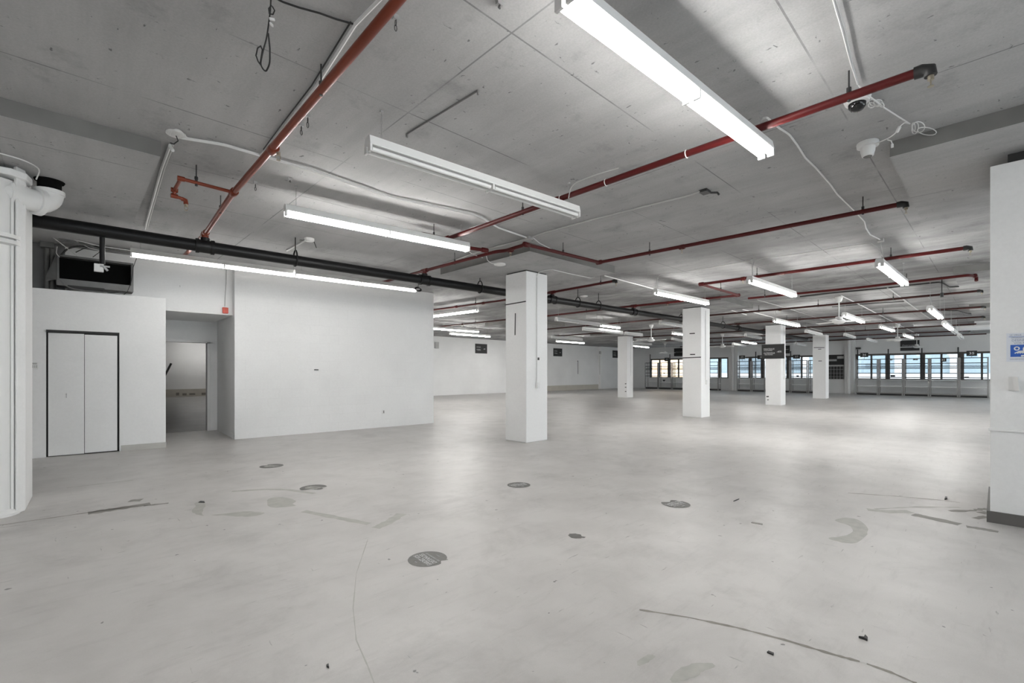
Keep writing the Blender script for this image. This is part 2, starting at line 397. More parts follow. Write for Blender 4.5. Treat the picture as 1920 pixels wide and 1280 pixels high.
MB().prism([(2.46, 10.85), (2.565, 12.64), (2.55, 12.64), (2.385, 10.64)], 0, .10).build('baseboard', 'plaster', wb)
# upper wall over the recess
uw = MB().box(XR, 2.42, 10.80, 12.75, 2.515, CEIL)
uwo = uw.build('wall_upper', 'plaster'); MB().box(XR, -.06, 10.775, 10.80, 2.52, CEIL).build('grey_wall_section', 'grey_wall', uwo); tag(uwo, 'white wall above the doorway recess and the low partition', 'wall', kind='structure')  # left part of the upper wall in a darker grey
# recess back wall with the doorway
rb = MB(); rb.box(2.31, 2.70, 12.65, 12.80, 0, 2.6); rb.box(1.10, 2.31, 12.65, 12.80, 2.04, 2.6); rb.box(1.10, 1.34, 12.65, 12.80, 0, 2.04)
tag(rb.build('wall_recess', 'plaster'), 'short white wall around the open doorway in the recess', 'wall', kind='structure')
df = MB(); df.box(2.30, 2.36, 12.635, 12.80, 0, 2.05); df.box(1.30, 2.36, 12.635, 12.80, 2.03, 2.08); df.box(1.30, 1.36, 12.635, 12.80, 0, 2.05)
tag(df.build('trim_1', 'white_metal'), 'white metal frame around the open doorway', 'door frame', kind='structure')
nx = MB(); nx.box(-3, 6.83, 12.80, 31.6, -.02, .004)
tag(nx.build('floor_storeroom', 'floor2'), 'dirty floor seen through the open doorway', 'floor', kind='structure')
nr = MB(); nr.box(-3, 7.01, 31.4, 31.7, 0, CEIL); nr.box(-3.2, -3, 12.8, 31.6, 0, CEIL); nr.box(6.83, 7.01, YL, 31.5, 0, CEIL); nr.box(2.5, 6.85, 12.66, 12.8, 0, CEIL)
nrw = nr.build('wall_storeroom', 'plaster'); tag(nrw, 'white wall of the room seen through the doorway', 'wall', kind='structure')
yb = 31.38
bb = MB(); bb.box(-3, 6.8, yb - .03, yb + .03, 0, .42); bbo = bb.build('baseboard_storeroom', 'tile'); tag(bbo, 'broken beige tile base of the room beyond the doorway', 'baseboard', kind='structure')
pt = MB()
for (u0, u1, v0, v1) in ((378, 386, 736, 740), (355, 366, 737, 740), (330, 336, 736, 741), (342, 350, 737, 741)):
    a = at(u0, v0, y=yb - .04); b_ = at(u1, v1, y=yb - .04); pt.box(a.x, b_.x, yb - .036, yb - .028, max(b_.z, .02), a.z)
pt.build('chipped_patch', 'crack', bbo)
a, b_ = at(310, 702, y=30.6), at(321, 681, y=30.6)
st = MB().tube([a + (a - b_) * 1.6, b_], .05, 6).build('black_bar', 'black'); tag(st, 'slanting black bar seen through the open doorway', 'bar')

# far long wall with its two steps and the window wall
fw = MB(); fw.box(7.01, 31.3, YL, YL + .3, 0, CEIL); fw.box(31.3, XW, YL - .27, YL + .3, 0, CEIL)
fwo = fw.build('wall_far', 'farwall'); tag(fwo, 'long white block wall at the far left of the hall', 'wall', kind='structure')
tb = MB().box(22.0, 31.3, YL - .02, YL, 0, .38).build('baseboard_far', 'tile'); tag(tb, 'beige tile base along the far left wall', 'baseboard', kind='structure')
HEAD, SILL = 2.50, .92
def yw(px, xx=XW): return at(px, 700, x=xx).y
bays = [(yw(1365.5), yw(1218.5)), (yw(1582), yw(1383)), (-2.2, yw(1604))]
ww = MB(); ww.box(XW, XW + .3, YR, YL, 0, SILL); ww.box(XW, XW + .3, YR, YL, HEAD, CEIL)
prev = YR
for y0, y1 in sorted(bays): ww.box(XW, XW + .3, prev, y0, SILL, HEAD); prev = y1
ww.box(XW, XW + .3, prev, YL, SILL, HEAD)
wwo = ww.build('wall_window', 'winwall'); tag(wwo, 'grey white outer wall with three wide window bays', 'wall', kind='structure')
for (p0, p1, lb) in ((1366.5, 1383, 'painted pier between the first two window bays from the corner'), (1584, 1601, 'painted pier between the middle and right window bays')):
    y1_, y0_ = yw(p0, XW - .35), yw(p1, XW - .35)
    pp = MB().box(XW - .35, XW, y0_, y1_, 0, CEIL).build('pier', 'winwall'); tag(pp, lb, 'pier', kind='structure')
    MB().tube([(XW - .45, (y0_ + y1_) / 2, 0), (XW - .45, (y0_ + y1_) / 2, CEIL)], .085, 10).build('riser_pipe', 'white_metal', pp, smooth=True)
mulls = [([1236, 1253.5, 1271.4, 1290, 1308, 1329, 1348.8], 'one'), ([1405.9, 1429, 1453, 1477.3, 1502.5, 1528, 1554], 'two'), ([1633.5, 1664, 1697, 1729.6, 1765, 1802.4, 1841], 'three')]
wl = ['window bay nearest the far corner with bronze frame', 'middle window bay with bronze frame behind the pillars', 'right window bay with bronze frame behind the shelving']
thick = {1253.5, 1348.8, 1405.9, 1429, 1477.3, 1664, 1729.6, 1802.4}
for i, ((y0, y1), (ms, _)) in enumerate(zip(bays, mulls)):
    w = empty('window_%d' % (i + 1), (XW + .1, (y0 + y1) / 2, SILL), wl[i], 'window', kind='structure')
    f = MB(); f.box(XW + .05, XW + .17, y0, y1, SILL, SILL + .06); f.box(XW + .03, XW + .17, y0, y1, HEAD - .11, HEAD)
    f.box(XW + .05, XW + .17, y0, y0 + .1, SILL, HEAD); f.box(XW + .05, XW + .17, y1 - .12, y1, SILL, HEAD)
    f.build('window_frame', 'frame', w)
    cuts = [y1] + [yw(p) for p in ms] + [y0]
    for p in ms:
        t = .11 if p in thick else .045
        MB().box(XW + .04, XW + .16, yw(p) - t, yw(p) + t, SILL, HEAD).build('mullion', 'frame', w)
    if i == 2:
        for yy in (-.3, -1.2): MB().box(XW + .04, XW + .16, yy - .06, yy + .06, SILL, HEAD).build('mullion', 'frame', w)
    cuts = sorted(cuts)
    for a, b_ in zip(cuts, cuts[1:]):
        if i == 1 and a < yw(1560): continue
        MB().box(XW + .10, XW + .106, a, b_, SILL, HEAD).build('pane', 'glass', w)
    MB().box(XW - .16, XW + .1, y0, y1, SILL - .05, SILL + .005).build('sill', 'shelf', w)
# the blanked pane with its grille
y0, y1 = yw(1583), yw(1554)
vg = empty('ventilation_grille', (XW, (y0 + y1) / 2, SILL), 'black wire grille and duct box filling the last pane of the middle bay', 'grille')
MB().box(XW + .0, XW + .22, y0, y1, SILL, HEAD).build('back_board', 'gap', vg)
MB().box(XW - .08, XW - .01, y0, y1, 1.74, 1.84).build('duct_lip', 'cable_g', vg)
MB().box(XW - .10, XW - .01, y0 + .4, y1 - .02, 2.08, 2.20).build('duct_section', 'cable_g', vg)
MB().box(XW - .10, XW - .01, y0, y0 + .36, 2.24, 2.40).build('duct_section', 'cable_g', vg)
gm = MB()
for k in range(5): yy = y0 + (y1 - y0) * (k + .3) / 5; gm.box(XW - .02, XW - .01, yy - .008, yy + .008, SILL, 1.74)
for k in range(3): zz = SILL + .24 * (k + .6); gm.box(XW - .02, XW - .01, y0, y1, zz - .008, zz + .008)
gm.build('wire_grid', 'steel', vg)

# outside
ex = MB().box(XW + .4, 90, -40, 60, -.6, -.3).build('ground_outside', 'snow'); tag(ex, 'pale ground outside the windows', 'ground', kind='structure')
xb = 46.0
nb = empty('exterior_building', (xb, 4, -.3), 'pale blue and white building seen through the windows', 'building')
MB().box(xb, xb + 6, -30, 20.5, -.3, 12).build('facade', 'facade_blue', nb)
MB().box(xb - .12, xb, -30, 20.5, -.3, 1.28).build('base_band', 'facade_white', nb)
for k in range(15):
    yy = -26 + 3.1 * k
    MB().box(xb - .15, xb, yy, yy + .5, 1.28, 12).build('white_pier', 'facade_white', nb)
for yy, w_ in ((8.2, 2.4), (11.3, 2.4), (14.4, 2.4)):
    MB().box(xb - .05, xb, yy + .1, yy + w_, 1.5, 2.9).build('dark_glazing', 'facade_grey', nb)
MB().box(xb - .08, xb, 6.0, 7.3, 1.75, 2.05).build('dark_glazing', 'facade_grey', nb)
ob = MB().box(xb + 1, xb + 6, 21.5, 44, -.3, 11).build('exterior_building', 'facade_orange'); tag(ob, 'sandy orange building seen through the corner windows', 'building')

# boxed pillar on the right
RX = 6.02
rp = MB().prism([(RX, .05), (RX, -1.6), (RX + 1.25, -1.6), (RX + 1.25, .05)], 0, 3.21)
rpo = rp.build('wall_right', 'plaster', bevel=.006); tag(rpo, 'white boxed wall on the right with a chair rail', 'wall', kind='structure')
MB().box(RX + .12, RX + 1.1, -1.5, -.06, 3.2, DROP).build('recessed_top', 'gap', rpo)  # painted near black so the gap above the wall reads as shaded
MB().prism([(RX - .022, .072), (RX - .022, -1.6), (RX + 1.27, -1.6), (RX + 1.27, .072), (RX + 1.25, .072), (RX + 1.25, .05), (RX, .05), (RX, -1.6)][0:4], .0, .10).build('baseboard', 'base_dark', rpo)
MB().box(RX - .018, RX + .02, -1.6, .062, .825, .85).build('chair_rail', 'plaster', rpo, bevel=.004)
# poster
a, b_ = at(1887, 625, x=RX), at(1887, 678, x=RX)
PW = .215
po = empty('hygiene_poster', (RX - .003, a.y - PW / 2, b_.z), 'blue and white hand washing poster on the right wall', 'poster')
x_ = RX - .003
MB().box(x_, RX + .001, a.y - PW, a.y, b_.z, a.z).build('sheet', 'poster', po)
MB().box(x_ - .001, x_ + .001, a.y - PW + .012, a.y - .014, a.z - .034, a.z - .031).build('rule_line', 'poster_blue', po)
MB().box(x_ - .001, x_ + .001, a.y - PW + .025, a.y - .024, b_.z + .042, b_.z + .148).build('blue_panel', 'poster_blue', po)
rt, up_ = (0, -1, 0), (0, 0, 1)
text('heading', 'LE VIRUS', .020, (x_ - .001, a.y - .02, a.z - .018), rt, up_, 'poster_grey', po, 0, 'LEFT', .9)
text('subheading', 'AFIN D\'ÉVITER LA PROPAGATION', .011, (x_ - .001, a.y - PW / 2, a.z - .043), rt, up_, 'poster_grey', po, .0, 'CENTER', .95)
text('main_line', 'DÉSINFECTEZ', .026, (x_ - .001, a.y - PW / 2, a.z - .065), rt, up_, 'poster_grey', po, .0, 'CENTER', .95)
text('main_line', 'VOS MAINS', .026, (x_ - .001, a.y - PW / 2, a.z - .090), rt, up_, 'poster_grey', po, .0, 'CENTER', .95)
text('foot_line', 'GOUVERNEMENT', .012, (x_ - .001, a.y - .02, b_.z + .022), rt, up_, 'poster_grey', po, 0, 'LEFT', 1)
hm = MB()
yc, zc = a.y - PW / 2, b_.z + .095
def pp_(dy, dz): return (x_ - .0015, yc - dy, zc + dz)
hm.tube([pp_(.020 + .026 * math.cos(t), .014 + .026 * math.sin(t)) for t in [k * 2 * PI / 18 for k in range(18)]], .005, 6, closed=True)
hm.tube([pp_(-.045 + .014 * math.cos(t), .02 + .014 * math.sin(t)) for t in [k * 2 * PI / 12 for k in range(12)]], .005, 6, closed=True)
for k in range(4): hm.tube([pp_(-.058 + .015 * k, -.022 + .0 * k), pp_(-.030 + .016 * k, -.004), pp_(.0 + .018 * k, -.002 - .004 * k)], .0042, 6)
hm.tube([pp_(-.02, -.045), pp_(.02, -.040), pp_(.06, -.03), pp_(.075, .0)], .006, 6)
hm.build('hand_pictogram', 'paper', po)
q = at(1892, 706, x=RX); q2 = at(1908, 732, x=RX)
ph = empty('leaflet_holder', (RX, (q.y + q2.y) / 2, q2.z), 'small white leaflet holder below the poster', 'leaflet holder')
MB().box(RX - .012, RX, q2.y - .005, q.y + .004, q2.z, q.z).build('back_plate', 'white_plastic', ph)
MB().poly3([(RX - .012, q2.y + .015, q2.z), (RX - .055, q2.y - .012, q2.z), (RX - .06, q2.y - .002, q.z + .002), (RX - .012, q2.y + .03, q.z)], .004).build('folded_leaflet', 'paper', ph)

# ------------------------------------------------------------------ pillars
def pillar(x, y, label, sx=.60, sy=.585):
    o = MB().prism([(x, y), (x + sx, y), (x + sx, y + sy), (x, y + sy)], 0, DROP - .02).build('pillar', 'pillar', bevel=.012)
    tag(o, label, 'pillar', 'square white pillars', 'structure')
    MB().box(x + .02, x + sx - .02, y + .02, y + sy - .02, DROP - .03, DROP).build('dark_joint', 'gap', o)
    return o
P0 = pillar(6.32, 6.23, 'nearest white square pillar with black tape marks')
P1 = pillar(13.60, 6.10, 'white square pillar second in the row from the front')
P2 = pillar(21.01, 6.12, 'white square pillar carrying the charcoal sale sign')
P3 = pillar(28.16, 6.12, 'white square pillar farthest back in the row')
P4 = pillar(21.50, 13.66, 'white square pillar standing left of the row near the far wall')
def tape_x(o, xf, u0, v0, u1, v1, w=.012):          # tape on the face towards -x
    a, b_ = at(u0, v0, x=xf), at(u1, v1, x=xf)
    d = (b_ - a); mb = MB(); mb.obox((a + b_) / 2, d.length / 2, .0035, w / 2, d, (1, 0, 0) if abs(d.z) > abs(d.y) else (0, 0, 1)) if False else None
    n = d.normalized(); s_ = Vector((0, -n.z, n.y)) * w / 2; X = Vector((-.003, 0, 0))
    mb.poly3([a + s_ + X, b_ + s_ + X, b_ - s_ + X, a - s_ + X], .004)
    return mb.build('tape_strip', 'tape', o)
tape_x(P0, 6.32, 947.5, 571.5, 986.3, 564.8, .02); tape_x(P0, 6.32, 966.6, 587, 966, 628, .022)
tape_x(P1, 13.60, 1293, 625.3, 1303, 624.8, .03); tape_x(P1, 13.60, 1294, 664.4, 1303.5, 664.2, .03); tape_x(P1, 13.60, 1280, 670.8, 1314.5, 669.4, .026)
tape_x(P2, 21.01, 1437, 743.3, 1441.5, 743.1, .045); tape_x(P2, 21.01, 1438.5, 749.4, 1441.5, 749.2, .03)
tape_x(P3, 28.16, 1526, 651.4, 1546, 651.4, .03); tape_x(P3, 28.16, 1534, 654.4, 1540, 654.2, .03); tape_x(P3, 28.16, 1534.5, 676.5, 1541, 676.4, .03)
for v in (719.3, 725.8, 733.8): tape_x(P4, 21.50, 1171.8, v, 1174.4, v - .2, .04)
def conduit_on(o, yf, u, v0, v1, boxv=None):
    a, b_ = at(u, v0, y=yf), at(u, v1, y=yf)
    MB().tube([(a.x, yf - .012, a.z), (a.x, yf - .012, b_.z)], .011, 6).build('conduit', 'white_plastic', o)
    if boxv:
        c = at(u + 1, boxv, y=yf); MB().box(c.x - .035, c.x + .035, yf - .045, yf + .002, c.z - .06, c.z + .06).build('outlet_box', 'white_plastic', o, bevel=.004)
conduit_on(P0, 6.23, 1006.2, 520, 716, 722); conduit_on(P1, 6.10, 1322.5, 582, 712, 716); conduit_on(P2, 6.12, 1468.6, 612, 703, 708); conduit_on(P4, 13.66, 1182.5, 632, 704)
q = at(1009, 672, y=6.23); MB().box(q.x - .02, q.x + .02, 6.215, 6.235, q.z - .03, q.z + .02).build('cable_stub', 'tape', P0)

# sale sign fixed on the third pillar
def sale_sign(xf, u0, v0, u1, v1, label, full=True):
    a, b_ = at(u0, v0, x=xf), at(u1, v1, x=xf); y1_, y0_ = a.y, b_.y; z1_, z0_ = a.z, b_.z
    e = empty('sale_sign', (xf, (y0_ + y1_) / 2, z0_), label, 'sign', 'charcoal sale signs')
    MB().box(xf - .015, xf, y0_, y1_, z0_, z1_).build('board', 'sign', e)
    W, H = y1_ - y0_, z1_ - z0_; X = xf - .017
    if full:
        text('title', 'MANTEAUX', H * .150, (X, y1_ - W * .09, z0_ + H * .67), rt, up_, 'letter', e, 0, 'LEFT', .86)
        text('subtitle', 'POUR FEMMES', H * .085, (X, y1_ - W * .10, z0_ + H * .565), rt, up_, 'letter', e, .0, 'LEFT', 1.0)
        text('title', 'OUTERWEAR', H * .145, (X, y1_ - W * .09, z0_ + H * .38), rt, up_, 'letter', e, 0, 'LEFT', .82)
        text('subtitle', 'FOR WOMEN', H * .085, (X, y1_ - W * .14, z0_ + H * .275), rt, up_, 'letter', e, .0, 'LEFT', 1.0)
        text('discount', '-40%', H * .165, (X, y1_ - W * .655, z0_ + H * .47), rt, up_, 'letter', e, 0, 'LEFT', .95, .3)
    else:
        text('script_line', 'Outerwear', H * .20, (X, y1_ - W * .08, z0_ + H * .52), rt, up_, 'letter_d', e, .0, 'LEFT', 1.0, .3)
        text('discount', '-40%', H * .14, (X, y1_ - W * .66, z0_ + H * .52), rt, up_, 'letter_d', e, .0, 'LEFT', 1.0, .3)
    return e
sale_sign(20.99, 1428.3, 646, 1470.8, 671.8, 'charcoal sale sign reading MANTEAUX OUTERWEAR on the pillar')
sale_sign(XW - .02, 1462, 648, 1481, 662.3, 'charcoal sale sign half hidden behind the pillar with the big sign', False)
sale_sign(XW - .02, 1264, 653, 1296, 666.8, 'charcoal sale banner above the corner window bay', False)
sale_sign(XW - .02, 1688, 638.5, 1724, 656.8, 'charcoal sale banner above the right window bay', False)
def wall_sign(yf, u0, v0, u1, v1, label):
    a, b_ = at(u0, v0, y=yf), at(u1, v1, y=yf); W, H = b_.x - a.x, a.z - b_.z
    e = empty('sale_sign', ((a.x + b_.x) / 2, yf, b_.z), label, 'sign', 'charcoal sale signs')
    MB().box(a.x, b_.x, yf - .02, yf, b_.z, a.z).build('board', 'sign', e)
    R_, U_ = (1, 0, 0), (0, 0, 1); Y = yf - .022
    text('title', 'MANTEAUX', H * .13, (a.x + W * .09, Y, b_.z + H * .68), R_, U_, 'letter_d', e, 0, 'LEFT', .8)
    text('subtitle', 'POUR FEMMES', H * .08, (a.x + W * .10, Y, b_.z + H * .60), R_, U_, 'letter_d', e, 0, 'LEFT', 1.1)
    text('title', 'OUTERWEAR', H * .12, (a.x + W * .09, Y, b_.z + H * .39), R_, U_, 'letter', e, 0, 'LEFT', .76)
    text('subtitle', 'FOR WOMEN', H * .08, (a.x + W * .16, Y, b_.z + H * .30), R_, U_, 'letter_d', e, 0, 'LEFT', 1.0)
    text('discount', '-40%', H * .15, (a.x + W * .66, Y, b_.z + H * .47), R_, U_, 'letter', e, 0, 'LEFT', .95, .3)
wall_sign(YL, 891, 644, 913, 662.8, 'charcoal sale sign on the far wall left of the nearest pillar')
wall_sign(YL, 1037.5, 652.5, 1053.7, 668, 'charcoal sale sign on the far wall right of the nearest pillar')
wall_sign(YL - .27, 1148.5, 656.5, 1163, 671, 'charcoal sale sign on the far wall cut off by a pillar')
# small fittings on the far wall
q = at(1125, 661, y=YL - .27); e = empty('wall_unit', (q.x, YL - .27, q.z), 'small grey electrical box with a cord on the far wall', 'electrical box')
MB().box(q.x - .13, q.x + .02, YL - .35, YL - .27, q.z - .11, q.z + .11).build('case', 'cable_g', e); MB().box(q.x + .02, q.x + .17, YL - .35, YL - .27, q.z - .11, q.z + .11).build('case', 'white_plastic', e)
a, b_ = at(1124.5, 666, y=YL - .28), at(1124.5, 702, y=YL - .28); MB().tube([a, b_], .014, 6).build('cord', 'cable_g', e)
a, b_ = at(1083.5, 676, y=YL), at(1083.5, 701, y=YL)
e = MB().box(a.x - .015, a.x + .015, YL - .015, YL, b_.z, a.z).box(a.x - .08, a.x + .015, YL - .015, YL, a.z - .04, a.z).build('hook_strip', 'tape'); tag(e, 'thin black hooked strip on the far wall right of the nearest pillar', 'strip')
q = at(816, 645, y=YL); e = MB().box(q.x - .06, q.x + .18, YL - .12, YL, q.z - .25, q.z + .12).build('switch_box', 'cable_g'); tag(e, 'grey switch box on the far wall beside the block wall end', 'switch box')

# ------------------------------------------------------------------ left pillar and the drain pipe
lp = MB().prism([(-.37, 6.455), (-.315, 6.55), (-.295, 7.22), (-.42, 7.32), (-1.5, 7.32), (-1.5, 6.80), (-.55, 6.70), (-.385, 6.60), (-.392, 6.50)], 0, DROP)
lpo = lp.build('pillar', 'pillar', bevel=.012); tag(lpo, 'thick white pillar at the left edge behind the drain pipe', 'pillar', kind='structure')
hz = MB().prism([(-.40, 6.40), (-.30, 6.47), (-.27, 6.62), (-.31, 6.78), (-1.5, 6.95), (-1.5, 6.50)], 3.205, 3.27); hz.build('haunch_plate', 'pillar', lpo, bevel=.01)
PCX, PCY, PR = -.515, 6.52, .118
dp = empty('drain_pipe', (PCX, PCY, 0), 'big white painted drain pipe with an elbow up into the ceiling', 'pipe')
zb = 3.07
v_ = MB().tube([(PCX, PCY, 0), (PCX, PCY, zb + .10)], PR, 20); v_.build('riser', 'white_metal', dp, smooth=True)
MB().lathe([(PR + .05, 0), (PR + .05, .025), (PR + .02, .05), (PR, .06)], (PCX, PCY, 0), 24).build('floor_collar', 'white_metal', dp, smooth=True)
MB().lathe([(PR, 2.55), (PR + .055, 2.56), (PR + .055, 2.595), (PR + .005, 2.60), (PR + .005, 2.61), (PR + .055, 2.615), (PR + .055, 2.65), (PR, 2.66)], (PCX, PCY, 0), 24).build('flange', 'white_metal', dp, smooth=True)
E0, E1 = Vector((PCX, PCY, zb)), Vector((-.17, 6.725, zb))
dd = (E1 - E0).normalized()
MB().tube([E0 - dd * .2, E0 + (E1 - E0) * .55], PR, 20).build('cross_pipe', 'white_metal', dp, smooth=True)
def sleeve(c, d, r, w): MB().tube([c - d * w / 2, c - d * w / 2 + d * .001, c + d * w / 2 - d * .001, c + d * w / 2], [r * .97, r, r, r * .97], 20).build('pipe_sleeve', 'white_metal', dp, smooth=True)
sleeve(E0 + dd * .12, dd, PR * 1.12, .10); sleeve(E0 + dd * .33, dd, PR * 1.13, .05)
arc = []
cc = E1 - dd * .10 + Vector((0, 0, .10))
for k in range(9):
    t = k / 8 * PI / 2; arc.append(cc + dd * (.12 * math.sin(t)) - Vector((0, 0, .12 * math.cos(t) - .02)))
MB().tube([E0 + (E1 - E0) * .5] + arc, PR * .92, 20).build('elbow', 'white_metal', dp, smooth=True)
top = arc[-1]
MB().tube([top - Vector((0, 0, .01)), top + Vector((0, 0, .03))], PR * 1.0, 20).build('elbow_rim', 'white_metal', dp, smooth=True)
MB().tube([top, (top.x, top.y, DROP)], PR * .78, 20).build('ceiling_stub', 'void', dp, smooth=True)
MB().lathe([(PR * .95, DROP - .015), (PR * 1.0, DROP)], (top.x, top.y, 0), 20).build('ceiling_collar', 'void', dp, smooth=True)

MB().tube([(-.398, 6.468, .02), (-.398, 6.468, 3.0)], .012, 6).build('gap_filler', 'white_metal', dp)  # thin white tube added to cover the dark gap between pipe and pillar
# ------------------------------------------------------------------ pipes
def resample(pts, r=.06):
    """round the corners of a run"""
    out = [Vector(pts[0])]
    for a, b_, c in zip(pts, pts[1:], pts[2:]):
        a, b_, c = Vector(a), Vector(b_), Vector(c)
        d1 = (a - b_).normalized(); d2 = (c - b_).normalized(); k = min(r, (a - b_).length / 2.2, (c - b_).length / 2.2)
        if d1.dot(d2) < -.985: out.append(b_); continue
        for t in (0, .25, .5, .75, 1): out.append((b_ + d1 * k) * (1 - t) ** 2 + b_ * 2 * t * (1 - t) + (b_ + d2 * k) * t * t)
    out.append(Vector(pts[-1])); return out
o = MB().tube(resample([at(-5, 286, z=3.30), at(35, 297, z=3.30), at(60, 307, z=3.30), at(76, 318, z=3.30), at(68, 336, z=3.24)], .08), .006, 6).build('curved_cable', 'cable_w', smooth=True); tag(o, 'thin white cable curving over the drain pipe at the left edge', 'cable')
ZM, ZB = 3.10, 3.28
def ym(x): return 7.66 - .030 * x if x < 15 else 7.21 - .02 * (x - 15)
mainx0, mainx1 = -6.5, 28.0
mp = empty('sprinkler_main', (mainx0, ym(mainx0), ZM), 'thick black iron pipe running under the ceiling past the pillars', 'pipe')
MB().tube([(x, ym(x), ZM) for x in (mainx0, 0, 5, 10, 15, 20, 24, mainx1)], .080, 16).build('pipe_run', 'black_pipe', mp, smooth=True)
def hanger(x, parent, off=.0):
    y = ym(x); ringp = [Vector((x, y + .088 * math.sin(t), ZM + (.088 * math.cos(t) if math.cos(t) < 0 else .16 * math.cos(t)))) for t in [k * 2 * PI / 16 for k in range(16)]]
    MB().tube(ringp, .012, 6, closed=True).tube([(x, y, ZM + .15), (x, y, CEIL)], .008, 6).build('clevis_hanger', 'black_pipe', parent)
for x in (2.55, 6.2, 9.35, 10.2, 14.6, 17.8, 22.0): hanger(x, mp)
def coupling(x):
    MB().tube([(x - .09, ym(x), ZM), (x - .09, ym(x), ZM)], .1, 4) if False else None
    MB().tube([(x - .11, ym(x - .11), ZM), (x - .07, ym(x), ZM)], .100, 14).tube([(x + .07, ym(x), ZM), (x + .11, ym(x + .11), ZM)], .100, 14).tube([(x - .08, ym(x), ZM), (x + .08, ym(x), ZM)], .09, 14).tube([(x, ym(x), ZM), (x, ym(x), ZM + .12)], .055, 10).build('outlet_tee', 'black_pipe', mp, smooth=True)
RISERS = [1.36, 4.87, 8.40, 11.85, 15.5, 19.2]
for x in RISERS: coupling(x)

def head(mb_parent, p, m='brass', down=.05):
    p = Vector(p)
    MB().tube([p + Vector((0, 0, .015)), p + Vector((0, 0, -.012))], .017, 8).tube([p + Vector((.014, 0, -.01)), p + Vector((.016, 0, -.035)), p + Vector((0, 0, -down))], .0035, 5).tube([p + Vector((-.014, 0, -.01)), p + Vector((-.016, 0, -.035)), p + Vector((0, 0, -down))], .0035, 5).tube([p + Vector((0, 0, -down)), p + Vector((0, 0, -down - .004))], .017, 10).build('sprinkler_head', m, mb_parent)
def rod(parent, x, y, zt=CEIL, zb_=ZB):
    MB().tube([(x, y, zb_ + .02), (x, y, zt)], .006, 6).tube([(x, y, zb_ - .035), (x, y, zb_ + .04)], .012, 6).tube([(x - .0, y, zb_ + .03), (x, y, zb_ + .06)], .016, 6).build('hanger_rod', 'dark_steel', parent)
def fitting(parent, p, d, r, w, m): 
    p, d = Vector(p), Vector(d).normalized()
    MB().tube([p - d * w / 2, p - d * (w / 2 - .012), p + d * (w / 2 - .012), p + d * w / 2], [r * .85, r, r, r * .85], 10).build('pipe_fitting', m, parent, smooth=True)
def branch(pts, label, m='red', r=.028, rods=(), fits=(), heads=(), endcap=None, end_m='black', riser=None, rc='red'):
    e = empty('sprinkler_branch_pipe', pts[0], label, 'pipe', 'red sprinkler branch pipes')
    MB().tube(resample([Vector(p) for p in pts], .05), r, 10).build('pipe_run', m, e, smooth=True)
    for (x, y) in rods: rod(e, x, y)
    for (p, d) in fits: fitting(e, p, d, r * 1.45, .11, m)
    for (x, y) in heads:
        fitting(e, (x, y, ZB - .005), (0, 1, 0), r * 1.4, .09, m); head(e, (x, y, ZB - .045))
    if endcap:
        x, y = endcap
        MB().tube([(x, y + .045, ZB), (x, y + .01, ZB), (x, y - .03, ZB - .012), (x, y - .035, ZB - .05)], [r * 1.28, r * 1.35, r * 1.3, r * 1.1], 10).build('end_elbow', end_m, e, smooth=True)
        head([k for k in bpy.data.objects if k.parent == e and k.name.startswith('end_elbow')][0], (x, y - .035, ZB - .065))
    if riser is not None:
        MB().tube([(riser, ym(riser), ZM + .124), (riser, ym(riser), ZB + .02)], r * 1.5, 10).tube([(riser, ym(riser) - .09, ZB), (riser, ym(riser) + .09, ZB)], r * 1.4, 10).build('riser_tee', rc, e, smooth=True)
    return e
# 1: near left branch over the viewpoint
b1 = branch([(1.18, .2, ZB), (1.23, 2.1, ZB), (1.26, 4.3, ZB), (1.27, 5.7, ZB), (1.36, 7.55, ZB), (1.37, 9.4, ZB)], 'red orange sprinkler pipe nearest on the left, crossing over the thick black pipe', 'orange', .030,
            rods=[(1.245, 3.2), (1.30, 6.4)], fits=[((1.272, 4.33, ZB), (0, 1, 0)), ((1.27, 5.66, ZB), (0, 1, 0))], riser=1.36, rc='orange')
head(b1, (1.30, 4.28, ZB - .05))
arm = [(1.27, 5.66, ZB), (.80, 5.62, ZB), (.80, 6.02, ZB), (.80, 6.03, ZB - .06), (.89, 6.07, ZB - .06)]
MB().tube(resample([Vector(p) for p in arm], .03), .018, 10).build('side_arm', 'orange', b1, smooth=True)
for p in arm[1:4]: MB().tube([Vector(p) - Vector((.03, 0, 0)), Vector(p) + Vector((.03, 0, 0))], .025, 10).build('elbow', 'orange', b1, smooth=True)
MB().tube([(.87, 6.07, ZB - .06), (.905, 6.07, ZB - .07), (.91, 6.07, ZB - .11)], .024, 10).build('elbow', 'orange', b1, smooth=True); head(b1, (.91, 6.07, ZB - .125)); rod(b1, .93, 5.63)
# 2: branch A
bA = branch([(3.95, .36, ZB), (3.944, 1.24, ZB), (3.94, 2.36, ZB), (3.95, 4.88, ZB), (3.944, 5.52, ZB), (3.54, 5.54, ZB), (3.54, 5.85, ZB)], 'dark red sprinkler pipe passing behind the big lit fixture, ending in a black elbow', 'red', .030,
            rods=[(3.944, .72), (3.945, 3.95), (3.74, 5.53)], heads=[(3.945, 3.42)], fits=[((3.944, 5.5, ZB), (0, 1, 0))], endcap=(3.95, .33))
for yy in (1.9, 2.75, 3.35): MB().tube([Vector((3.944 + .033 * math.cos(t), yy, ZB + .033 * math.sin(t))) for t in [k * PI / 5 for k in range(10)]], .005, 4, closed=True).build('cable_tie', 'cable_w', bA)
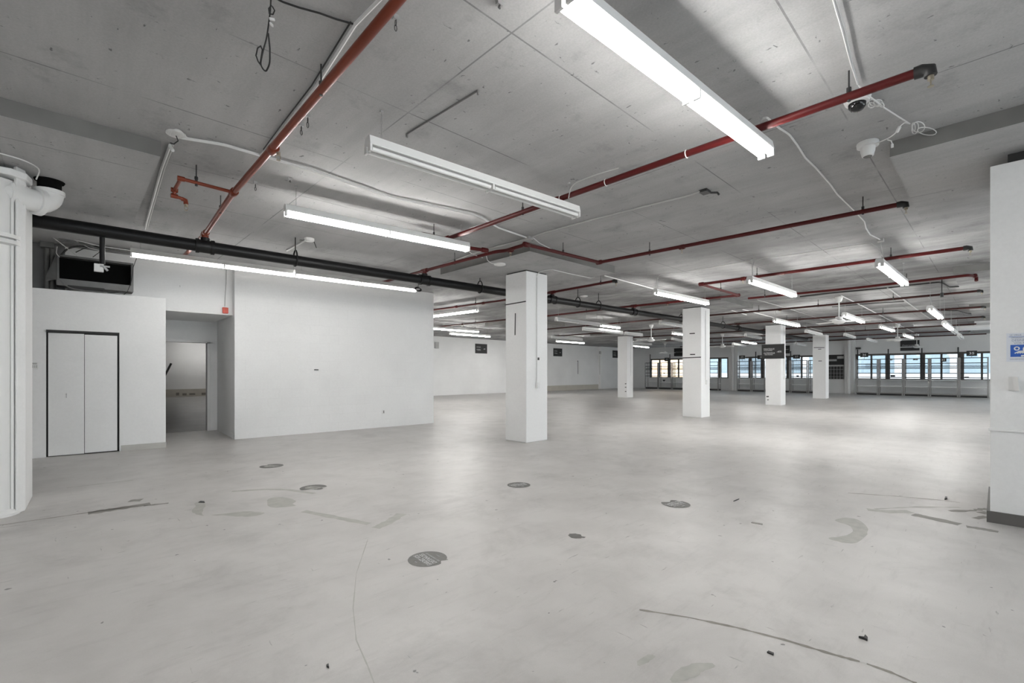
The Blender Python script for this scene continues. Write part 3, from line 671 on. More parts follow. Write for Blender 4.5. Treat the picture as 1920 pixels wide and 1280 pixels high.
# 3: feed with the zigzag round the thickened panel, then branch B
bF = branch([(4.03, 5.57, ZB), (4.48, 5.66, ZB), (4.80, 5.585, ZB)], 'short red pipe leading from behind the lit fixture to the first pillar panel', 'red', .028, fits=[((4.74, 5.595, ZB), (1, -.2, 0))])
bB = branch([(4.84, 9.4, ZB), (4.87, ym(4.87), ZB), (4.93, 5.55, ZB), (5.00, 5.38, ZB), (4.98, 4.92, ZB), (6.72, 4.83, ZB), (6.80, 3.2, ZB), (6.86, 1.9, ZB), (6.90, .80, ZB)], 'dark red sprinkler pipe bending around the panel of the nearest pillar', 'red', .028,
            rods=[(4.90, 6.6), (5.8, 4.88), (6.80, 3.9), (6.89, 1.12)], heads=[(5.02, 5.30), (6.80, 3.35)], fits=[((4.99, 4.92, ZB), (1, 0, 0)), ((6.72, 4.83, ZB), (0, 1, 0))], endcap=(6.90, .76), riser=4.87)
# 4: pipe at the nearest pillar
b4 = branch([(8.10, 12.4, ZB), (8.38, 9.2, ZB), (8.40, ym(8.4), ZB), (8.32, 5.6, ZB)], 'short dark red sprinkler pipe right of the nearest pillar', 'red', .028, rods=[(8.33, 5.95), (8.3, 10.2)], fits=[((8.22, 11.0, ZB), (0, 1, 0)), ((8.33, 9.9, ZB), (0, 1, 0))], endcap=(8.315, 5.58), riser=8.40)
# 5: pipe C with its offset
b5 = branch([(11.72, 11.4, ZB), (11.80, 10.6, ZB), (11.85, ym(11.85), ZB), (12.12, 4.48, ZB), (10.0, 4.50, ZB), (10.01, 3.7, ZB), (10.06, .36, ZB)], 'dark red sprinkler pipe with a sideways offset above the middle lights', 'red', .030,
            rods=[(10.01, 3.35), (10.04, 1.25), (11.05, 4.49), (11.84, 9.0)], heads=[(10.01, 3.62), (11.95, 6.3)], fits=[((12.10, 4.5, ZB), (0, 1, 0)), ((10.0, 4.48, ZB), (0, 1, 0))], endcap=(10.06, .33), riser=11.85)
b6 = branch([(12.80, 4.50, ZB), (12.98, 2.3, ZB), (12.92, .42, ZB), (13.15, .30, ZB), (13.1, .30, ZB - .10)], 'brown red sprinkler pipe ending in a hooked elbow on the right', 'red', .028, rods=[(12.8, 4.1), (12.94, 1.35)], fits=[((13.1, .32, ZB), (1, 0, 0))])
b7 = branch([(15.4, 14.2, ZB), (15.45, 11.0, ZB), (15.5, ym(15.5), ZB), (15.65, 6.7, ZB), (15.72, 2.8, ZB), (15.58, .33, ZB)], 'brown sprinkler pipe crossing in front of the first ceiling fan', 'brown', .028, rods=[(15.7, 5.2), (15.7, 3.6), (15.65, 1.9)], heads=[(15.7, 4.6)], endcap=(15.58, .30), riser=15.5, rc='brown')
b8 = branch([(18.6, 16.2, ZB), (19.0, 11.0, ZB), (19.2, ym(19.2), ZB), (19.2, 4.0, ZB), (19.45, .33, ZB)], 'brown sprinkler pipe crossing beyond the first ceiling fan', 'brown', .028, rods=[(19.2, 5.4), (19.25, 2.6)], heads=[(19.2, 5.9)], endcap=(19.45, .30), riser=19.2, rc='brown')
b9 = branch([(22.5, 14.0, ZB), (22.86, 6.5, ZB), (22.95, .4, ZB)], 'brown sprinkler pipe just behind the pillar with the sale sign', 'brown', .028, rods=[(22.9, 3.0)], endcap=(22.95, .36))
b10 = branch([(26.3, 14.0, ZB), (26.5, 5.5, ZB), (26.1, .6, ZB)], 'brown sprinkler pipe in front of the last row pillar', 'brown', .028, rods=[(26.4, 4.2), (26.2, 1.6)], heads=[(26.35, 3.4)])
b11 = branch([(29.8, 14.5, ZB), (29.8, 3.76, ZB), (30.1, .97, ZB)], 'brown sprinkler pipe behind the last row pillar', 'brown', .028, endcap=(30.1, .94))
b12 = branch([(11.2, 17.2, ZB), (11.55, 12.3, ZB)], 'brown red sprinkler pipe above the lit lights near the far left wall', 'brown', .028, rods=[(11.4, 14.0)], heads=[(11.35, 14.8)])
b13 = branch([(33.2, 16.5, ZB), (33.2, .4, ZB)], 'thin dark pipe under the ceiling along the window wall', 'brown', .028, rods=[(33.2, 3.0), (33.2, 8.0), (33.2, 13.0)])

# ------------------------------------------------------------------ fluorescent fixtures
def fixture_proto(length, lit, label):   # lit: 0 off, 1 bright tubes, 2 tubes turned down to soften the light nearby
    e = empty('fluorescent_ceiling_light', (0, 0, 0), label, 'light fixture', 'strip light fixtures')
    h = length / 2
    hm_ = MB()
    prof = [(-.058, .028), (.058, .028), (.062, .034), (.048, .100), (.030, .108), (-.030, .108), (-.048, .100), (-.062, .034)]
    a = [hm_.bm.verts.new((-h, p[0], p[1])) for p in prof]; b_ = [hm_.bm.verts.new((h, p[0], p[1])) for p in prof]; n = len(prof)
    hm_.bm.faces.new(a); hm_.bm.faces.new(b_[::-1])
    for i in range(n): hm_.bm.faces.new((a[i], a[(i + 1) % n], b_[(i + 1) % n], b_[i]))
    hm_.build('housing', 'white_metal', e, local=True)
    n = max(1, round(length / 1.22)); seg = length / n
    for k in range(n):
        x0 = -h + k * seg + .024; x1 = x0 + seg - .048
        for s_ in (-1, 1):
            MB().tube([(x0, s_ * .034, 0), (x1, s_ * .034, 0)], .0185, 10).build('fluorescent_tube', ('tube_off', 'tube_on', 'tube_dim', 'tube_mid')[lit], e, smooth=True, local=True)
    for k in range(n + 1):
        x = -h + k * seg; x = min(max(x, -h + .008), h - .008)
        MB().box(x - .009, x + .009, -.06, -.012, -.024, .03).box(x - .009, x + .009, .012, .06, -.024, .03).build('lamp_holder', 'white_plastic', e, local=True)
    return e
def chain_mesh(drop_):
    mb = MB(); n = max(3, int(drop_ / .026)); st_ = drop_ / n
    for k in range(n):
        zc_ = .108 + st_ * (k + .5); ax = Vector((1, 0, 0)) if k % 2 else Vector((0, 1, 0))
        mb.tube([Vector((0, 0, zc_)) + ax * (.007 * math.sin(t)) + Vector((0, 0, (st_ * .62) * math.cos(t))) for t in [j * PI / 4 for j in range(8)]], .0018, 4, closed=True)
    mb.lathe([(.016, .108 + drop_ - .012), (.018, .108 + drop_)], (0, 0, 0), 8)
    mb.lathe([(.010, .106), (.010, .116)], (0, 0, 0), 6)
    return mb
protos = {}
def fixture(p0, p1, zz, lit, label, length=None, anchor=False):
    a, b_ = (at(*p0, z=zz), at(*p1, z=zz)) if len(p0) == 2 else (Vector(p0), Vector(p1)); c = (a + b_) / 2; yaw = math.atan2(b_.y - a.y, b_.x - a.x)
    Ln = length or 2.44; key = (Ln, lit)
    if anchor: c = b_ - (b_ - a).normalized() * Ln / 2
    if key not in protos:
        protos[key] = o = fixture_proto(Ln, lit, label)
    else:
        src = protos[key]
        o = src.copy(); COL.objects.link(o)
        for ch in [k for k in bpy.data.objects if k.parent == src and not k.name.startswith('suspension')]:
            cc_ = ch.copy(); COL.objects.link(cc_); cc_.parent = o
    o['label'] = label; o.location = c; o.rotation_euler = (0, 0, yaw)
    dk = CEIL - .001 - zz - .108; key2 = ('chain', round(dk, 2))
    for s_ in (-1, 1):
        if key2 not in protos:
            protos[key2] = chain_mesh(dk).build('suspension_chain', 'steel', o, local=True); ch = protos[key2]
        else:
            ch = protos[key2].copy(); COL.objects.link(ch); ch.parent = o
        ch.location = (s_ * (Ln / 2 - .12), 0, 0)
    return o
ZT = 3.12
fx = [
 ((1056, 0), (1437, 291), 3.14, 1, 'big lit strip light nearest overhead, cut by the top edge'),
 ((688, 280), (1081, 405), 3.115, 0, 'unlit white strip light hanging behind the big lit one'),
 ((539, 402), (874, 468), 3.12, 1, 'lit strip light hanging before the black pipe, left of the nearest pillar'),
 ((255, 479.5), (556, 517.5), 3.13, 2, 'left one of two end-to-end lit lights by the block wall'),
 ((557, 517.5), (776, 545), 3.10, 2, 'right one of two end-to-end lit lights by the block wall'),
 ((1228, 550), (1326, 570), 3.10, 1, 'lit strip light just above the second pillar'),
 ((1406, 528), (1488, 555), 3.02, 1, 'lit strip light between the second pillar and the sprinkler offset'),
 ((1649, 497), (1696, 533.5), 3.05, 1, 'lit strip light on the right under the wavy cable'),
 ((1452, 602), (1497, 611.5), 3.0, 1, 'lit strip light just above the pillar with the sale sign'),
 ((1510, 622), (1541, 629), 2.95, 0, 'unlit strip light just above the last pillar of the row'),
 ((1582, 592), (1618, 604.5), 2.92, 1, 'lit strip light beside the nearest ceiling fan'),
 ((1651, 613.5), (1674.5, 620.5), 3.05, 1, 'small lit strip light left of the middle fan on the right'),
 ((1694, 628.5), (1711, 634), 3.0, 1, 'small lit strip light beside the farthest fan on the right'),
 ((1742, 580), (1764, 597), 2.80, 1, 'lit strip light steeply seen under the looped cable at right'),
 ((1769.5, 607.5), (1784, 618), 2.75, 1, 'lit strip light before two unlit ones at far right'),
 ((1783, 618), (1794, 626.5), 2.80, 0, 'unlit strip light first behind the far right lit one'),
 ((1794, 626), (1807, 638), 2.80, 0, 'unlit strip light second behind the far right lit one'),
 ((1582, 628), (1604, 634.5), 3.0, 0, 'unlit strip light right of the last pillar top'),
 ((1618, 635), (1650, 643), 3.0, 0, 'unlit strip light nearest the window wall, above the number 36 sign'),
 ((1478, 642), (1522, 650), 2.95, 0, 'unlit strip light behind the gap of the last two row pillars'),
 ((1388, 627.5), (1434, 636.5), 2.95, 0, 'unlit strip light left of the sale sign pillar'),
 ((1388.5, 640.5), (1419.5, 645), 3.0, 1, 'lit strip light left of the sale sign, low in the distance'),
 ((1362, 644), (1408, 650.5), 2.95, 0, 'unlit strip light beside the distant fan above the corner bay'),
 ((1241, 606.5), (1290, 615), 3.0, 0, 'unlit strip light partly behind the second pillar'),
 ((1255, 635.5), (1292, 642), 3.0, 0, 'unlit strip light low behind the second pillar'),
 ((1271, 626.5), (1300, 630), 3.0, 1, 'lit strip light mostly hidden behind the second pillar'),
 ((1186, 648.5), (1216, 651.5), 3.05, 1, 'lit strip light just right of the pillar standing alone'),
 ((1044, 640), (1094, 643.3), 3.10, 1, 'lit strip light above the far wall sign right of the nearest pillar'),
 ((805, 616), (896, 622.3), 3.1, 1, 'lit strip light above the first far wall sign, next to the block wall'),
 ((844, 625.8), (918, 631.3), 3.1, 1, 'lit strip light lowest before the far wall, left of the nearest pillar'),
 ((800, 595), (892, 583.3), 3.1, 1, 'lit strip light turned across the others by the block wall'),
]
for i_, (p0, p1, zz, lit, lb) in enumerate(fx): fixture(p0, p1, zz, lit, lb, anchor=(i_ == 0))
fixture((1036, 599.5), (1128, 611), 3.05, False, 'unlit strip light right of the nearest pillar below the black pipe')
fixture((1132, 611.5), (1155.5, 614.3), 3.05, True, 'short lit strip light continuing the unlit one right of the nearest pillar', 1.22)
fixture((1092, 618), (1168, 625.8), 2.85, False, 'long unlit strip light in front of the lone pillar')
fixture((1168.5, 626), (1207, 630), 2.85, False, 'short unlit end of the long light across the lone pillar', 1.22)
fixture((1030, 633), (1095, 638), 3.08, False, 'unlit strip light high before the far wall right of the nearest pillar')
fixture((1160, 643), (1232, 647), 3.06, False, 'unlit strip light above the lit one by the lone pillar')

for (x, y, lb) in ((-4.5, 3.2, 'added unseen strip light left of the viewpoint'), (-4.2, -.6, 'added unseen strip light behind the viewpoint'), (9.0, -3.0, 'added unseen strip light behind the boxed right wall'), (16.3, -3.0, 'added unseen strip light farther behind the boxed right wall'), (23.0, -3.0, 'added unseen strip light third behind the boxed right wall'), (30.5, -2.6, 'added unseen strip light by the windows, behind the boxed right wall'), (7.6, 16.5, 'added unseen strip light behind the block wall end'), (8.2, 20.2, 'added unseen strip light by the far wall, behind the block wall'), (17.6, 18.8, 'added unseen strip light behind the nearest pillar')):  # unseen strip lights added to brighten pillars, floor and walls
    fixture((x, y, ZT), (x + 2.44, y, ZT), ZT, 2 if y == -3.0 and x < 20 else 1, lb)
fixture((4.2, 29.9, ZT), (6.64, 29.9, ZT), ZT, 3, 'lit strip light hidden in the room behind the doorway')
# ------------------------------------------------------------------ ceiling fans
def fan_proto():
    e = empty('ceiling_fan', (0, 0, 0), 'fan', 'ceiling fan', 'white ceiling fans')
    MB().lathe([(.095, 0), (.10, -.02), (.07, -.12), (.05, -.145), (.02, -.15)], (0, 0, 0), 16).build('canopy', 'white_metal', e, smooth=True, local=True)
    MB().tube([(0, 0, -.13), (0, 0, -.60)], .016, 8).build('down_rod', 'white_metal', e, smooth=True, local=True)
    mo = MB().lathe([(.03, -.55), (.08, -.56), (.085, -.63), (.15, -.66), (.155, -.71), (.10, -.75), (.03, -.76)], (0, 0, 0), 18).build('motor', 'white_metal', e, smooth=True, local=True)
    for k in range(3):
        t = 2 * PI * k / 3 + .35; d = Vector((math.cos(t), math.sin(t), 0)); s_ = Vector((-d.y, d.x, 0)); mb = MB()
        z_ = Vector((0, 0, -.69)); tl = Vector((0, 0, .012))
        mb.poly3([d * .14 + z_ + s_ * .05 + tl, d * .70 + z_ + s_ * .075 + tl * 1.3, d * .72 + z_ - s_ * .06 - tl, d * .14 + z_ - s_ * .05 - tl], .006)
        mb.build('blade', 'white_metal', mo, local=True)
    return e
fans = [((1573, 556), 3.46, 'nearest ceiling fan on the right, beside a lit strip light'), ((1683, 607), 3.46, 'middle ceiling fan on the right side of the hall'), ((1719, 628.5), 3.40, 'farthest ceiling fan on the right before the charcoal banner'),
        ((1221, 608.5), 3.46, 'ceiling fan nearest the lone pillar'), ((1354.5, 627.5), 3.40, 'ceiling fan between the second pillar and the sale sign'), ((1247, 643), 3.46, 'distant ceiling fan in front of the corner window bay')]
fp = None
for (px, zz, lb) in fans:
    q = at(px[0], px[1], z=zz); q.z = CEIL
    if q.x > XW - 1.5: q = at(px[0], px[1] - 0, x=XW - 1.6); q.z = CEIL
    if fp is None: fp = fan_proto(); o = fp
    else: o = copy_tree(fp)
    o['label'] = lb; o.location = q; o.rotation_euler = (0, 0, random.uniform(0, 2))

# ------------------------------------------------------------------ conduits and cables on the ceiling
def run(name, pts, r, m, label, cat, z=CEIL - .02, n=6, smooth=True, boxes=()):
    P = [at(p[0], p[1], z=(p[2] if len(p) > 2 else z)) for p in pts]
    e = empty(name, P[0], label, cat)
    MB().tube(resample(P, .05), r, n).build('line', m, e, smooth=smooth)
    for p in boxes:
        c = at(p[0], p[1], z=z); MB().box(c.x - .05, c.x + .05, c.y - .04, c.y + .04, CEIL - .045, CEIL).build('junction_box', 'cable_g', e)
    return e
e = run('ceiling_conduit', [(715, -4), (666, 46), (592, 163), (537, 233), (500, 282), (487, 291)], .011, 'cable_w', 'white conduit beside the near left sprinkler pipe', 'conduit')
P = [at(a_[0], a_[1], z=CEIL - .012) + Vector((-.028, 0, 0)) for a_ in [(666, 46), (592, 163), (537, 233), (500, 282)]]; MB().tube(P, .005, 5).build('dark_wire', 'cable_k', e)
run('ceiling_conduit', [(340, 258), (420, 271), (487, 291), (590, 320), (735, 370), (885, 401), (906, 409), (918, 417), (935, 427), (990, 446)], .014, 'cable_w', 'white conduit from the round ceiling plate to the junction before the nearest pillar', 'conduit', boxes=[(992, 446)])
run('ceiling_conduit', [(996, 445), (1020, 436), (1110, 412), (1200, 389), (1290, 367), (1312, 359)], .010, 'cable_g', 'thin grey conduit from the junction to the ceiling bracket', 'conduit')
run('ceiling_cable', [(1000, 446), (1012, 456), (1040, 470), (1080, 482), (1122, 492)], .007, 'cable_w', 'white cable drooping along the edge of the first panel', 'cable', 3.40)
run('ceiling_conduit', [(988, 447), (955, 456), (925, 464), (880, 478), (830, 496)], .012, 'cable_g', 'grey conduit beside the left edge of the first panel', 'conduit')
run('ceiling_cable', [(1430, 222), (1438, 220), (1461, 240), (1480, 252), (1495, 272), (1510, 296), (1530, 315), (1555, 343), (1570, 364), (1600, 393), (1621, 415), (1624, 428), (1632, 440), (1650, 449)], .008, 'cable_w', 'wavy white cable crossing the ceiling on the right', 'cable', boxes=[(1651, 450)])
run('ceiling_cable', [(1651, 452), (1653, 465), (1656, 478, 3.36), (1658, 490, 3.2)], .005, 'cable_g', 'thin grey cable dropping to the lit light on the right', 'cable')
run('ceiling_cable', [(1655, 480, 3.34), (1645, 463), (1632, 455), (1590, 461), (1500, 475), (1430, 484), (1414, 489), (1411, 500, 3.3), (1412, 520, 3.1)], .006, 'cable_g', 'thin grey cable linking the middle and right lit lights', 'cable')
run('ceiling_cable', [(1408, 488), (1395, 490), (1330, 501), (1265, 511), (1240, 514), (1232, 520), (1231, 535, 3.3), (1231, 545, 3.2)], .006, 'cable_g', 'thin grey cable linking the second pillar light to the next', 'cable')
e = run('ceiling_cable', [(1561, -4), (1580, 60), (1595, 118), (1608, 158)], .005, 'cable_w', 'pair of white cables running to the dome camera', 'cable')
P = [at(a_, b__, z=CEIL - .015) for a_, b__ in [(1566, -4), (1585, 62), (1598, 120), (1609, 158)]]; MB().tube(P, .005, 6).build('line', 'cable_w', e, smooth=True)
e = run('ceiling_cable', [(1610, 160), (1618, 170, 3.38), (1632, 182, 3.36), (1640, 188, 3.36), (1655, 200), (1690, 222), (1706, 232)], .0055, 'cable_w', 'white cable with two tangles between the cameras', 'cable')
tg = MB()
for (cx_, cy_, rx_, ry_, k) in ((1640, 193, 11, 6, .3), (1646, 192, 8, 5, -.2), (1652, 195, 7, 4, .8), (1634, 197, 6, 5, 0), (1722, 238, 12, 10, .1), (1716, 240, 6, 11, .2), (1738, 246, 18, 7, .15), (1713, 238, 3, 8, -.1)):
    ring = []
    for j in range(14):
        t = j * 2 * PI / 14; u = rx_ * math.cos(t); v = ry_ * math.sin(t)
        ring.append(at(cx_ + u * math.cos(k) - v * math.sin(k), cy_ + u * math.sin(k) + v * math.cos(k), z=CEIL - .03 - .012 * (math.sin(t * 2 + k * 5) + 1)))
    tg.tube(ring, .0038, 5, closed=True)
tg.build('tangle', 'cable_w', e, smooth=True)
e = run('ceiling_cable', [(1706, 232), (1696, 230, 3.42), (1688, 236, 3.40), (1680, 249, 3.37), (1668, 258, 3.36), (1652, 265, 3.37), (1640, 270, 3.42)], .0045, 'cable_w', 'white plug lead from the lower tangle to the bullet camera', 'cable')
a, b_ = at(1687, 238, z=3.40), at(1682, 247, z=3.38); MB().tube([a, b_], .013, 8).build('plug', 'white_plastic', e)
P = [at(1664, 262, z=3.36), at(1671, 264, z=3.34), at(1673, 270, z=3.31)]; MB().tube(P, .004, 5).tube([P[-1], P[-1] - Vector((0, 0, .03))], .010, 6).build('spare_tail', 'cable_w', e)
# cameras
c = at(1607, 180, z=CEIL)
e = empty('dome_camera', c, 'white dome security camera behind the dark red pipe', 'security camera')
MB().lathe([(.085, 0), (.088, -.02), (.075, -.055), (.062, -.06)], c, 24).build('housing', 'white_plastic', e, smooth=True)
MB().lathe([(.058, -.055), (.055, -.085), (.038, -.108), (.015, -.118)], c, 20).build('dome', 'camglass', e, smooth=True)
c = at(1627, 267, z=CEIL)
e = empty('turret_camera', c, 'white turret security camera beside the right ceiling panel', 'security camera')
MB().lathe([(.082, 0), (.085, -.015), (.083, -.04), (.06, -.045)], c, 24).build('base_plate', 'white_plastic', e, smooth=True)
MB().lathe([(.058, -.04), (.056, -.08), (.045, -.125), (.036, -.13)], c, 20).build('turret', 'white_plastic', e, smooth=True)
MB().lathe([(.034, -.1295), (.032, -.133)], c, 18).build('lens', 'camglass', e)
# round plate and cables at upper left
c = at(330, 250, z=CEIL)
e = empty('ceiling_rose', c, 'round white ceiling plate with looped cable at upper left', 'ceiling plate')
MB().lathe([(.075, 0), (.075, -.012), (.03, -.025)], c, 20).build('plate', 'white_plastic', e, smooth=True)
MB().tube([at(318 + 12 * (1 - math.cos(t)) , 252 - 9 * math.sin(t), z=CEIL - .03) for t in [k * PI / 8 for k in range(9)]] + [at(350, 257, z=CEIL - .02)], .007, 6).build('looped_cable', 'cable_w', e, smooth=True)
MB().tube([c - Vector((0, 0, .02)), at(334, 264, z=3.36), at(326, 270, z=3.33), at(320, 268, z=3.36)], .005, 5).build('wire_tail', 'cable_k', e)
P = [at(p[0], p[1], z=3.43) for p in ((319, 272), (303, 315), (289, 365), (276, 412), (272, 429))]
e = empty('ceiling_conduit', P[0], 'white conduit bundle running away from the round ceiling plate', 'conduit')
MB().tube(P, .013, 6).build('line', 'cable_w', e, smooth=True)
MB().tube([p + Vector((.022, 0, .005)) for p in P], .009, 6).build('line', 'cable_g', e, smooth=True)
MB().tube([at(319, 274, z=3.40), at(324, 282, z=3.34)], .014, 6).build('tag', 'white_plastic', e)
# black hanging cable loop
e = run('hanging_cable', [(508, -6), (507, 20, 3.40), (503, 50, 3.3), (500, 72, 3.22), (492, 100, 3.14), (488, 122, 3.09), (498, 136, 3.06), (506, 120, 3.09), (506, 90, 3.16), (503, 62, 3.22)], .0045, 'cable_k', 'black cable hanging in a loop at the top left', 'cable', CEIL - .02, 6)
MB().tube([at(p[0], p[1], z=p[2]) for p in ((489, 122, 3.09), (484, 115, 3.1), (480, 104, 3.12), (483, 90, 3.15), (489, 86, 3.16), (492, 94, 3.14), (488, 118, 3.1))], .004, 5).build('small_loop', 'cable_k', e, smooth=True)
MB().tube([at(p[0], p[1], z=p[2]) for p in ((509, 10, 3.38), (504, 16, 3.37), (505, 26, 3.36), (512, 27, 3.36), (515, 20, 3.37), (511, 13, 3.38))], .004, 5, closed=True).build('knot', 'cable_k', e, smooth=True)
MB().obox(at(510, 36, z=3.33), .014, .004, .006, (1, 0, .3)).obox(at(509, 46, z=3.3), .014, .004, .006, (1, 1, .3)).build('paper_tag', 'paper', e)
run('ceiling_cable', [(515, -5), (528, 3), (560, 14), (600, 25), (630, 36), (666, 46)], .006, 'cable_k', 'black cable sagging from the hanging loop to the white conduit', 'cable', CEIL - .015)
a, b_ = at(763, 251, z=CEIL - .006), at(896, 170, z=CEIL - .006)
o = MB().tube([a, b_], .007, 6).tube([a, a + Vector((0, 0, -.03))], .012, 6).tube([b_, b_ + Vector((0, 0, -.03))], .008, 6).build('ceiling_rod', 'cable_d'); tag(o, 'straight dark rod fixed to the ceiling above the unlit strip light', 'rod')
run('ceiling_cable', [(1066, 372, 3.24), (1070, 352, 3.34), (1080, 342, 3.37), (1100, 334, 3.36), (1122, 326, 3.34), (1160, 315, 3.33)], .006, 'cable_g', 'grey cable looping from the unlit strip light to the red pipe', 'cable')
run('ceiling_cable', [(863, 455, 3.24), (867, 440, 3.32), (880, 428, 3.37), (900, 421, 3.38), (918, 418, 3.40)], .006, 'cable_g', 'grey cable looping from the lit strip light to the white conduit', 'cable')
run('ceiling_cable', [(1415, 250, 3.26), (1424, 232, 3.36), (1429, 223, 3.40), (1436, 221, 3.42)], .006, 'cable_g', 'grey cable at the end of the big lit strip light', 'cable')
run('ceiling_cable', [(873, 466, 3.14), (882, 474, 3.2), (890, 478, 3.28), (905, 483, 3.3)], .006, 'cable_w', 'short white cable from the lit strip light to the first panel', 'cable')
c = at(784, 543, z=3.10); o = MB()
for k in range(3): o.tube([c + Vector((.07 * math.cos(t), .02 * k - .02, .035 * math.sin(t) + .01 * k)) for t in [j * PI / 6 for j in range(12)]], .009, 5, closed=True)
o.tube([c + Vector((.0, 0, .03)), c + Vector((.02, 0, CEIL - 3.10))], .005, 5)
o = o.build('ceiling_cable_coil', 'cable_k', smooth=True); tag(o, 'black cable coil at the right end of the lights by the block wall', 'cable')
# brackets, hooks and plates on the ceiling
def hook(u, v0, v1, label):
    c = at(u, v0, z=CEIL); d = CEIL - at(u, v1, x=c.x).z
    e = empty('ceiling_hook', c, label, 'hook', 'chain hooks left in the ceiling')
    MB().box(c.x - .018, c.x + .018, c.y - .012, c.y + .012, CEIL - .03, CEIL).build('clip', 'steel', e)
    mb = MB(); n = max(2, int(d / .035))
    for k in range(n):
        zc_ = CEIL - .03 - d * (k + .5) / n; ax = Vector((1, 0, 0)) if k % 2 else Vector((0, 1, 0))
        mb.tube([Vector((c.x, c.y, zc_)) + ax * (.008 * math.sin(t)) + Vector((0, 0, d / n * .6 * math.cos(t))) for t in [j * PI / 4 for j in range(8)]], .0028, 4, closed=True)
    mb.build('chain_piece', 'dark_steel', e)
hook(742, 28, 48, 'chain hook right of the near red pipe, close to the top edge'); hook(577, 213, 232, 'upper chain hook of the pair beside the near red pipe'); hook(565, 230, 246, 'lower chain hook of the pair beside the near red pipe'); hook(936, 0, 6, 'chain hook at the top edge, left of the big lit light')
hook(479, 340, 352, 'small chain hook behind the side arm of the red pipe'); hook(544, 333, 336, 'clip above the left end of the lit strip light')
c = at(580, 447, z=CEIL); e = empty('ceiling_lamp_base', c, 'broken white lamp base on the ceiling above the black pipe', 'lamp base')
MB().lathe([(.075, 0), (.075, -.035), (.05, -.05)], c, 10).build('base', 'white_plastic', e)
MB().tube([c + Vector((.07, 0, -.03)), c + Vector((.12, .03, -.12))], .006, 5).tube([c + Vector((-.07, 0, -.03)), c + Vector((-.16, -.02, -.06))], .006, 5).build('wire_stub', 'dark_steel', e)
P = [at(p[0], p[1], z=CEIL - .015) for p in ((572, 451), (538, 470))]; o = MB().tube(P, .014, 6).build('short_conduit', 'cable_w'); tag(o, 'short white conduit leading from the broken lamp base', 'conduit')
c = at(1320, 358, z=CEIL); e = empty('ceiling_bracket', c, 'dark metal bracket left on the ceiling in the middle', 'bracket')
MB().box(c.x - .07, c.x + .05, c.y - .06, c.y + .03, CEIL - .03, CEIL).build('plate', 'dark_steel', e); MB().tube([c + Vector((.05, -.05, -.02)), c + Vector((.08, -.12, -.03)), c + Vector((.08, -.14, -.06))], .012, 6).build('bent_arm', 'dark_steel', e)
for (u, v, zc_, lb) in ((937, 494.5, DROP, 'white round ceiling disc under the first pillar panel'), (1095, 554.5, CEIL, 'white round ceiling disc right of the nearest pillar')):
    c = at(u, v, z=zc_); e = MB().lathe([(.105, 0), (.105, -.018), (.07, -.03)], c, 24).build('ceiling_disc', 'white_plastic', smooth=True); e.data.transform(Matrix.Translation(-c)); e.location = c; tag(e, lb, 'disc', 'white ceiling discs')
run('ceiling_cable', [(912, 480, 3.30), (914, 488, 3.30), (922, 494, 3.30), (932, 495, 3.30)], .006, 'cable_w', 'short white cable curling to the ceiling disc', 'cable')
run('ceiling_cable', [(1006, 522, 3.2), (1008, 512, 3.28), (1020, 507, 3.3), (1035, 505, 3.305), (1068, 513, 3.305), (1108, 521, 3.305), (1114, 519, 3.305)], .008, 'cable_w', 'white cable leaving the top of the nearest pillar', 'cable')
run('ceiling_conduit', [(1133, 516.5), (1180, 529), (1235, 544), (1330, 570), (1400, 590)], .012, 'cable_w', 'white conduit running above the second pillar light', 'conduit')
run('ceiling_conduit', [(1392, 580), (1450, 595), (1500, 609), (1560, 626)], .012, 'cable_w', 'white conduit above the light of the sale sign pillar', 'conduit')
run('ceiling_conduit', [(1420, 562), (1480, 579), (1540, 598), (1600, 617)], .012, 'cable_g', 'grey conduit between the first fan and the row pillars', 'conduit')
run('ceiling_conduit', [(1577, 554), (1612, 571), (1664, 598), (1720, 626)], .016, 'cable_w', 'pale conduit running from the nearest fan towards the windows', 'conduit')
run('ceiling_conduit', [(1664, 539), (1695, 562), (1722, 582), (1745, 598)], .016, 'cable_g', 'grey conduit running from the dark cross conduit towards the windows', 'conduit')
run('ceiling_conduit', [(1500, 556), (1560, 549), (1660, 540), (1720, 533), (1760, 529), (1768, 531), (1780, 538), (1800, 537), (1862, 530)], .016, 'dark_steel', 'dark conduit with a kink crossing at the right', 'conduit')
run('ceiling_conduit', [(1560, 575), (1640, 568), (1695, 565)], .012, 'dark_steel', 'dark conduit crossing from the nearest fan rod', 'conduit')
run('ceiling_conduit', [(1730, 585), (1760, 582), (1795, 582), (1815, 588), (1862, 585)], .014, 'dark_steel', 'dark conduit with a dip at the far right', 'conduit')
run('ceiling_cable', [(1741, 557), (1745, 561), (1748, 579, 3.1)], .008, 'cable_g', 'thin drop cable above the steep lit light at right', 'cable')
c = at(1766, 524, z=CEIL); o = MB().tube([c, c - Vector((0, 0, .30))], .010, 6).tube([c - Vector((0, 0, .30)), c - Vector((0, 0, .40))], .03, 8).build('pendant_stub', 'dark_steel'); tag(o, 'dark pendant stub hanging at the right before the panel', 'pendant')
# air handler at the far right
q = at(1843, 612, x=27.0); e = empty('air_unit', (27.0, q.y, q.z), 'boxy white air unit hanging beside the right wall', 'air unit')
MB().box(27.0, 28.4, q.y - 1.4, q.y + .25, q.z + .05, q.z + .72).build('case', 'winwall', e); MB().box(26.8, 28.5, q.y - 1.6, q.y + .8, q.z - .04, q.z + .05).build('drip_tray', 'white_metal', e)
for sx in (27.2, 28.2): MB().tube([(sx, q.y - .3, q.z + .7), (sx, q.y - .3, CEIL)], .012, 6).build('hanger_rod', 'dark_steel', e)

